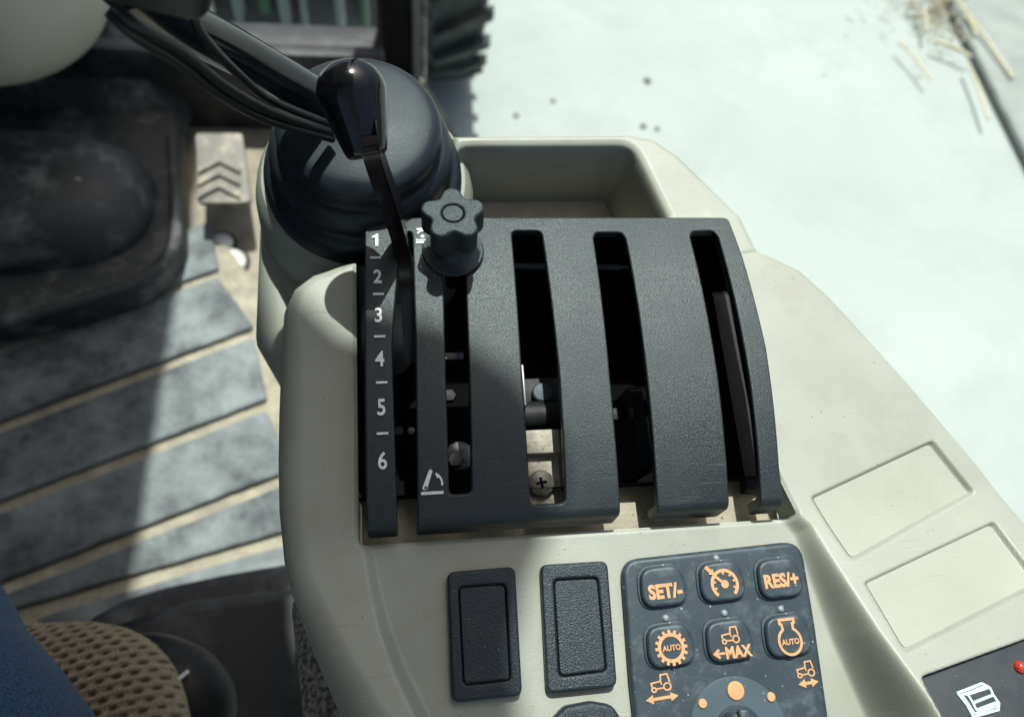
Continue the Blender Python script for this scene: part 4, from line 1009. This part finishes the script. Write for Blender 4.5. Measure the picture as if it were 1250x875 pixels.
per = root('person', 'leg of a seated person in blue denim jeans on the tan cushion', 'person', matrix=Matrix.Identity(4))
ex = [atw(-8, 695, ST + 0.02), atw(45, 780, ST + 0.02), atw(106, 875, ST + 0.02), atw(170, 1000, ST + 0.02)]
RL = 0.075
dirv = ex[0] - ex[2]; dirv /= np.linalg.norm(dirv); nrm = np.array([-dirv[1], dirv[0], 0])
if nrm[0] > 0: nrm = -nrm
ctrs = [ex[3] + nrm * RL - dirv * 0.06 + [0, 0, 0.02], ex[2] + nrm * RL + [0, 0, 0.03], ex[1] + nrm * (RL - 0.002) + [0, 0, 0.03], ex[0] + nrm * (RL - 0.006) + [0, 0, 0.03]]
kn = ctrs[-1] + dirv * 0.16 + [-0.02, 0, 0.01]
body_path = spline([*ctrs, kn, kn + dirv * 0.05 + [-0.01, 0, -0.06], kn + dirv * 0.05 + [-0.02, 0, -0.20], kn + dirv * 0.03 + [-0.04, 0, -0.36]], 6)
rl = list(np.interp(np.linspace(0, 1, len(body_path)), [0, 0.3, 0.55, 0.64, 0.75, 1], [0.088, 0.077, 0.066, 0.064, 0.058, 0.05]))
v, f = tube(body_path, rl, 36)
obj('jeans', mesh(v, f, True, 80), 'denim', per)

# heather cloth side of the armrest below the console
hs = root('armrest_pad', 'speckled grey cloth pad under the console edge', 'pad', matrix=Matrix.Identity(4))
a = atw(352, 742, -0.075); c2 = atw(366, 875, -0.075)
Mh = frame((a[0], a[1], -0.075), *(lambda d: (np.array([-d[1], d[0], 0]) * -1, d, np.array([0, 0, 1.0])))((a - c2) / np.linalg.norm(a - c2)))
me = bbox((0.0, -0.25, -0.16), (0.09, 0.012, 0.0), 0.012, 5, Mh); obj('cloth', me, 'heather', hs)

rs = root('seat_riser', 'dark dusty plastic seat base edge behind the tan cushion', 'seat base', matrix=Matrix.Identity(4))
rz_ = -0.40
q = [atw(60, 790, rz_)[:2], atw(112, 748, rz_)[:2], atw(150, 728, rz_)[:2], atw(200, 713, rz_)[:2], atw(270, 698, rz_)[:2], atw(352, 684, rz_)[:2], atw(400, 690, rz_)[:2], atw(470, 900, rz_)[:2], (-0.05, -0.4), (-0.55, -0.4), (-0.5, 0.0)]
me = plate(q, (), 0.20, 0.012, 4); me.transform(Matrix.Translation((0, 0, rz_ - 0.2))); obj('rim', me, 'riser', rs, True)
q2 = [atw(150, 780, rz_ + 0.02)[:2], atw(250, 748, rz_ + 0.02)[:2], atw(420, 728, rz_ + 0.02)[:2], atw(470, 900, rz_)[:2], (-0.05, -0.4), (-0.5, -0.4)]
me = plate(q2, (), 0.12, 0.012, 4); me.transform(Matrix.Translation((0, 0, rz_ - 0.05))); obj('suspension_cover', me, 'dark_trim', rs, True)
# adjusting handle with a white mark
ah = root('adjuster_knob', 'rounded black seat adjuster knob with a white tick mark', 'knob', matrix=Matrix.Identity(4))
hz_ = -0.27
pth = spline([atw(150, 870, hz_ - 0.01), atw(175, 815, hz_), atw(215, 830, hz_), atw(248, 852, hz_ - 0.005), atw(262, 880, hz_ - 0.02)], 6)
pth = spline([atw(160, 800, hz_ - 0.02), atw(200, 828, hz_), atw(238, 858, hz_), atw(262, 900, hz_ - 0.01)], 8)
n_ = len(pth); v, f = tube(pth, [0.012 + 0.016 * math.sin(math.pi * min(max((k + 1) / (n_ + 1), 0), 1)) ** 0.6 for k in range(n_)], 28, flat=(1, 0.7)); obj('grip', mesh(v, f, True, 80), 'cable_black', ah)
top = hz_ + 0.0265
ik = Ink(0.0006); a = atw(208, 824, top)[:2]; b3 = atw(214, 831, top)[:2]; c3 = atw(230, 818, top)[:2]
ik.line([a, b3, c3], 0.0022); me = ik.mesh(Matrix.Translation((0, 0, top - 0.0005))); obj('mark', me, 'white_print', ah)

# ================================================================ SUN BLOCKER, unseen slab added overhead, outline shaped to cast the shadow edges
RZ = 1.35
def up(x, y): q = np.array(MC @ Vector((x, y, 0.0))); t = (RZ - q[2]) / SUN_W.z; return (q[0] + SUN_W.x * t, q[1] + SUN_W.y * t)
fa_, fb2 = atw(229, 300, FLOOR), atw(165, 728, FLOOR)
def upf(p): t = (RZ - p[2]) / SUN_W.z; return (p[0] + SUN_W.x * t, p[1] + SUN_W.y * t)
e1, e2 = upf(fa_), upf(fb2)
ex_ = lambda y: e1[0] + (e2[0] - e1[0]) * (y - e1[1]) / (e2[1] - e1[1])
yb = upf((0, 0.40, 0.0))[1]
poly = [(ex_(2.0), 2.0), (ex_(yb), yb), upf((-0.115, 0.40, 0.0)), upf((-0.095, 0.2, 0.03)), up(-0.075, 0.145), up(-0.05, 0.118), up(-0.012, 0.106), up(0.015, 0.085), up(0.034, 0.058), up(0.020, 0.03), up(0.010, 0.0), up(0.014, -0.05), up(0.05, -0.3), (0.3, -2.0), (-3.0, -2.0), (-3.0, 2.6), (ex_(2.6), 2.6)]
me = plate(poly, (), 0.05, 0.004, 2); me.transform(Matrix.Translation((0, 0, RZ)))
tag(obj('sun_blocker', me, 'blocker_grey', weighted=True), 'unseen overhead panel added and shaped to cast the shadow edges', 'sun blocker')
# unseen panel added on the left to keep side light off the floor
tag(obj('side_light_blocker', bbox((-1.02, -0.9, FLOOR - 0.05), (-0.97, 1.25, 1.1), 0.01, 2), 'dark_trim'), 'unseen dark panel added to keep side light off the cab floor', 'light blocker')
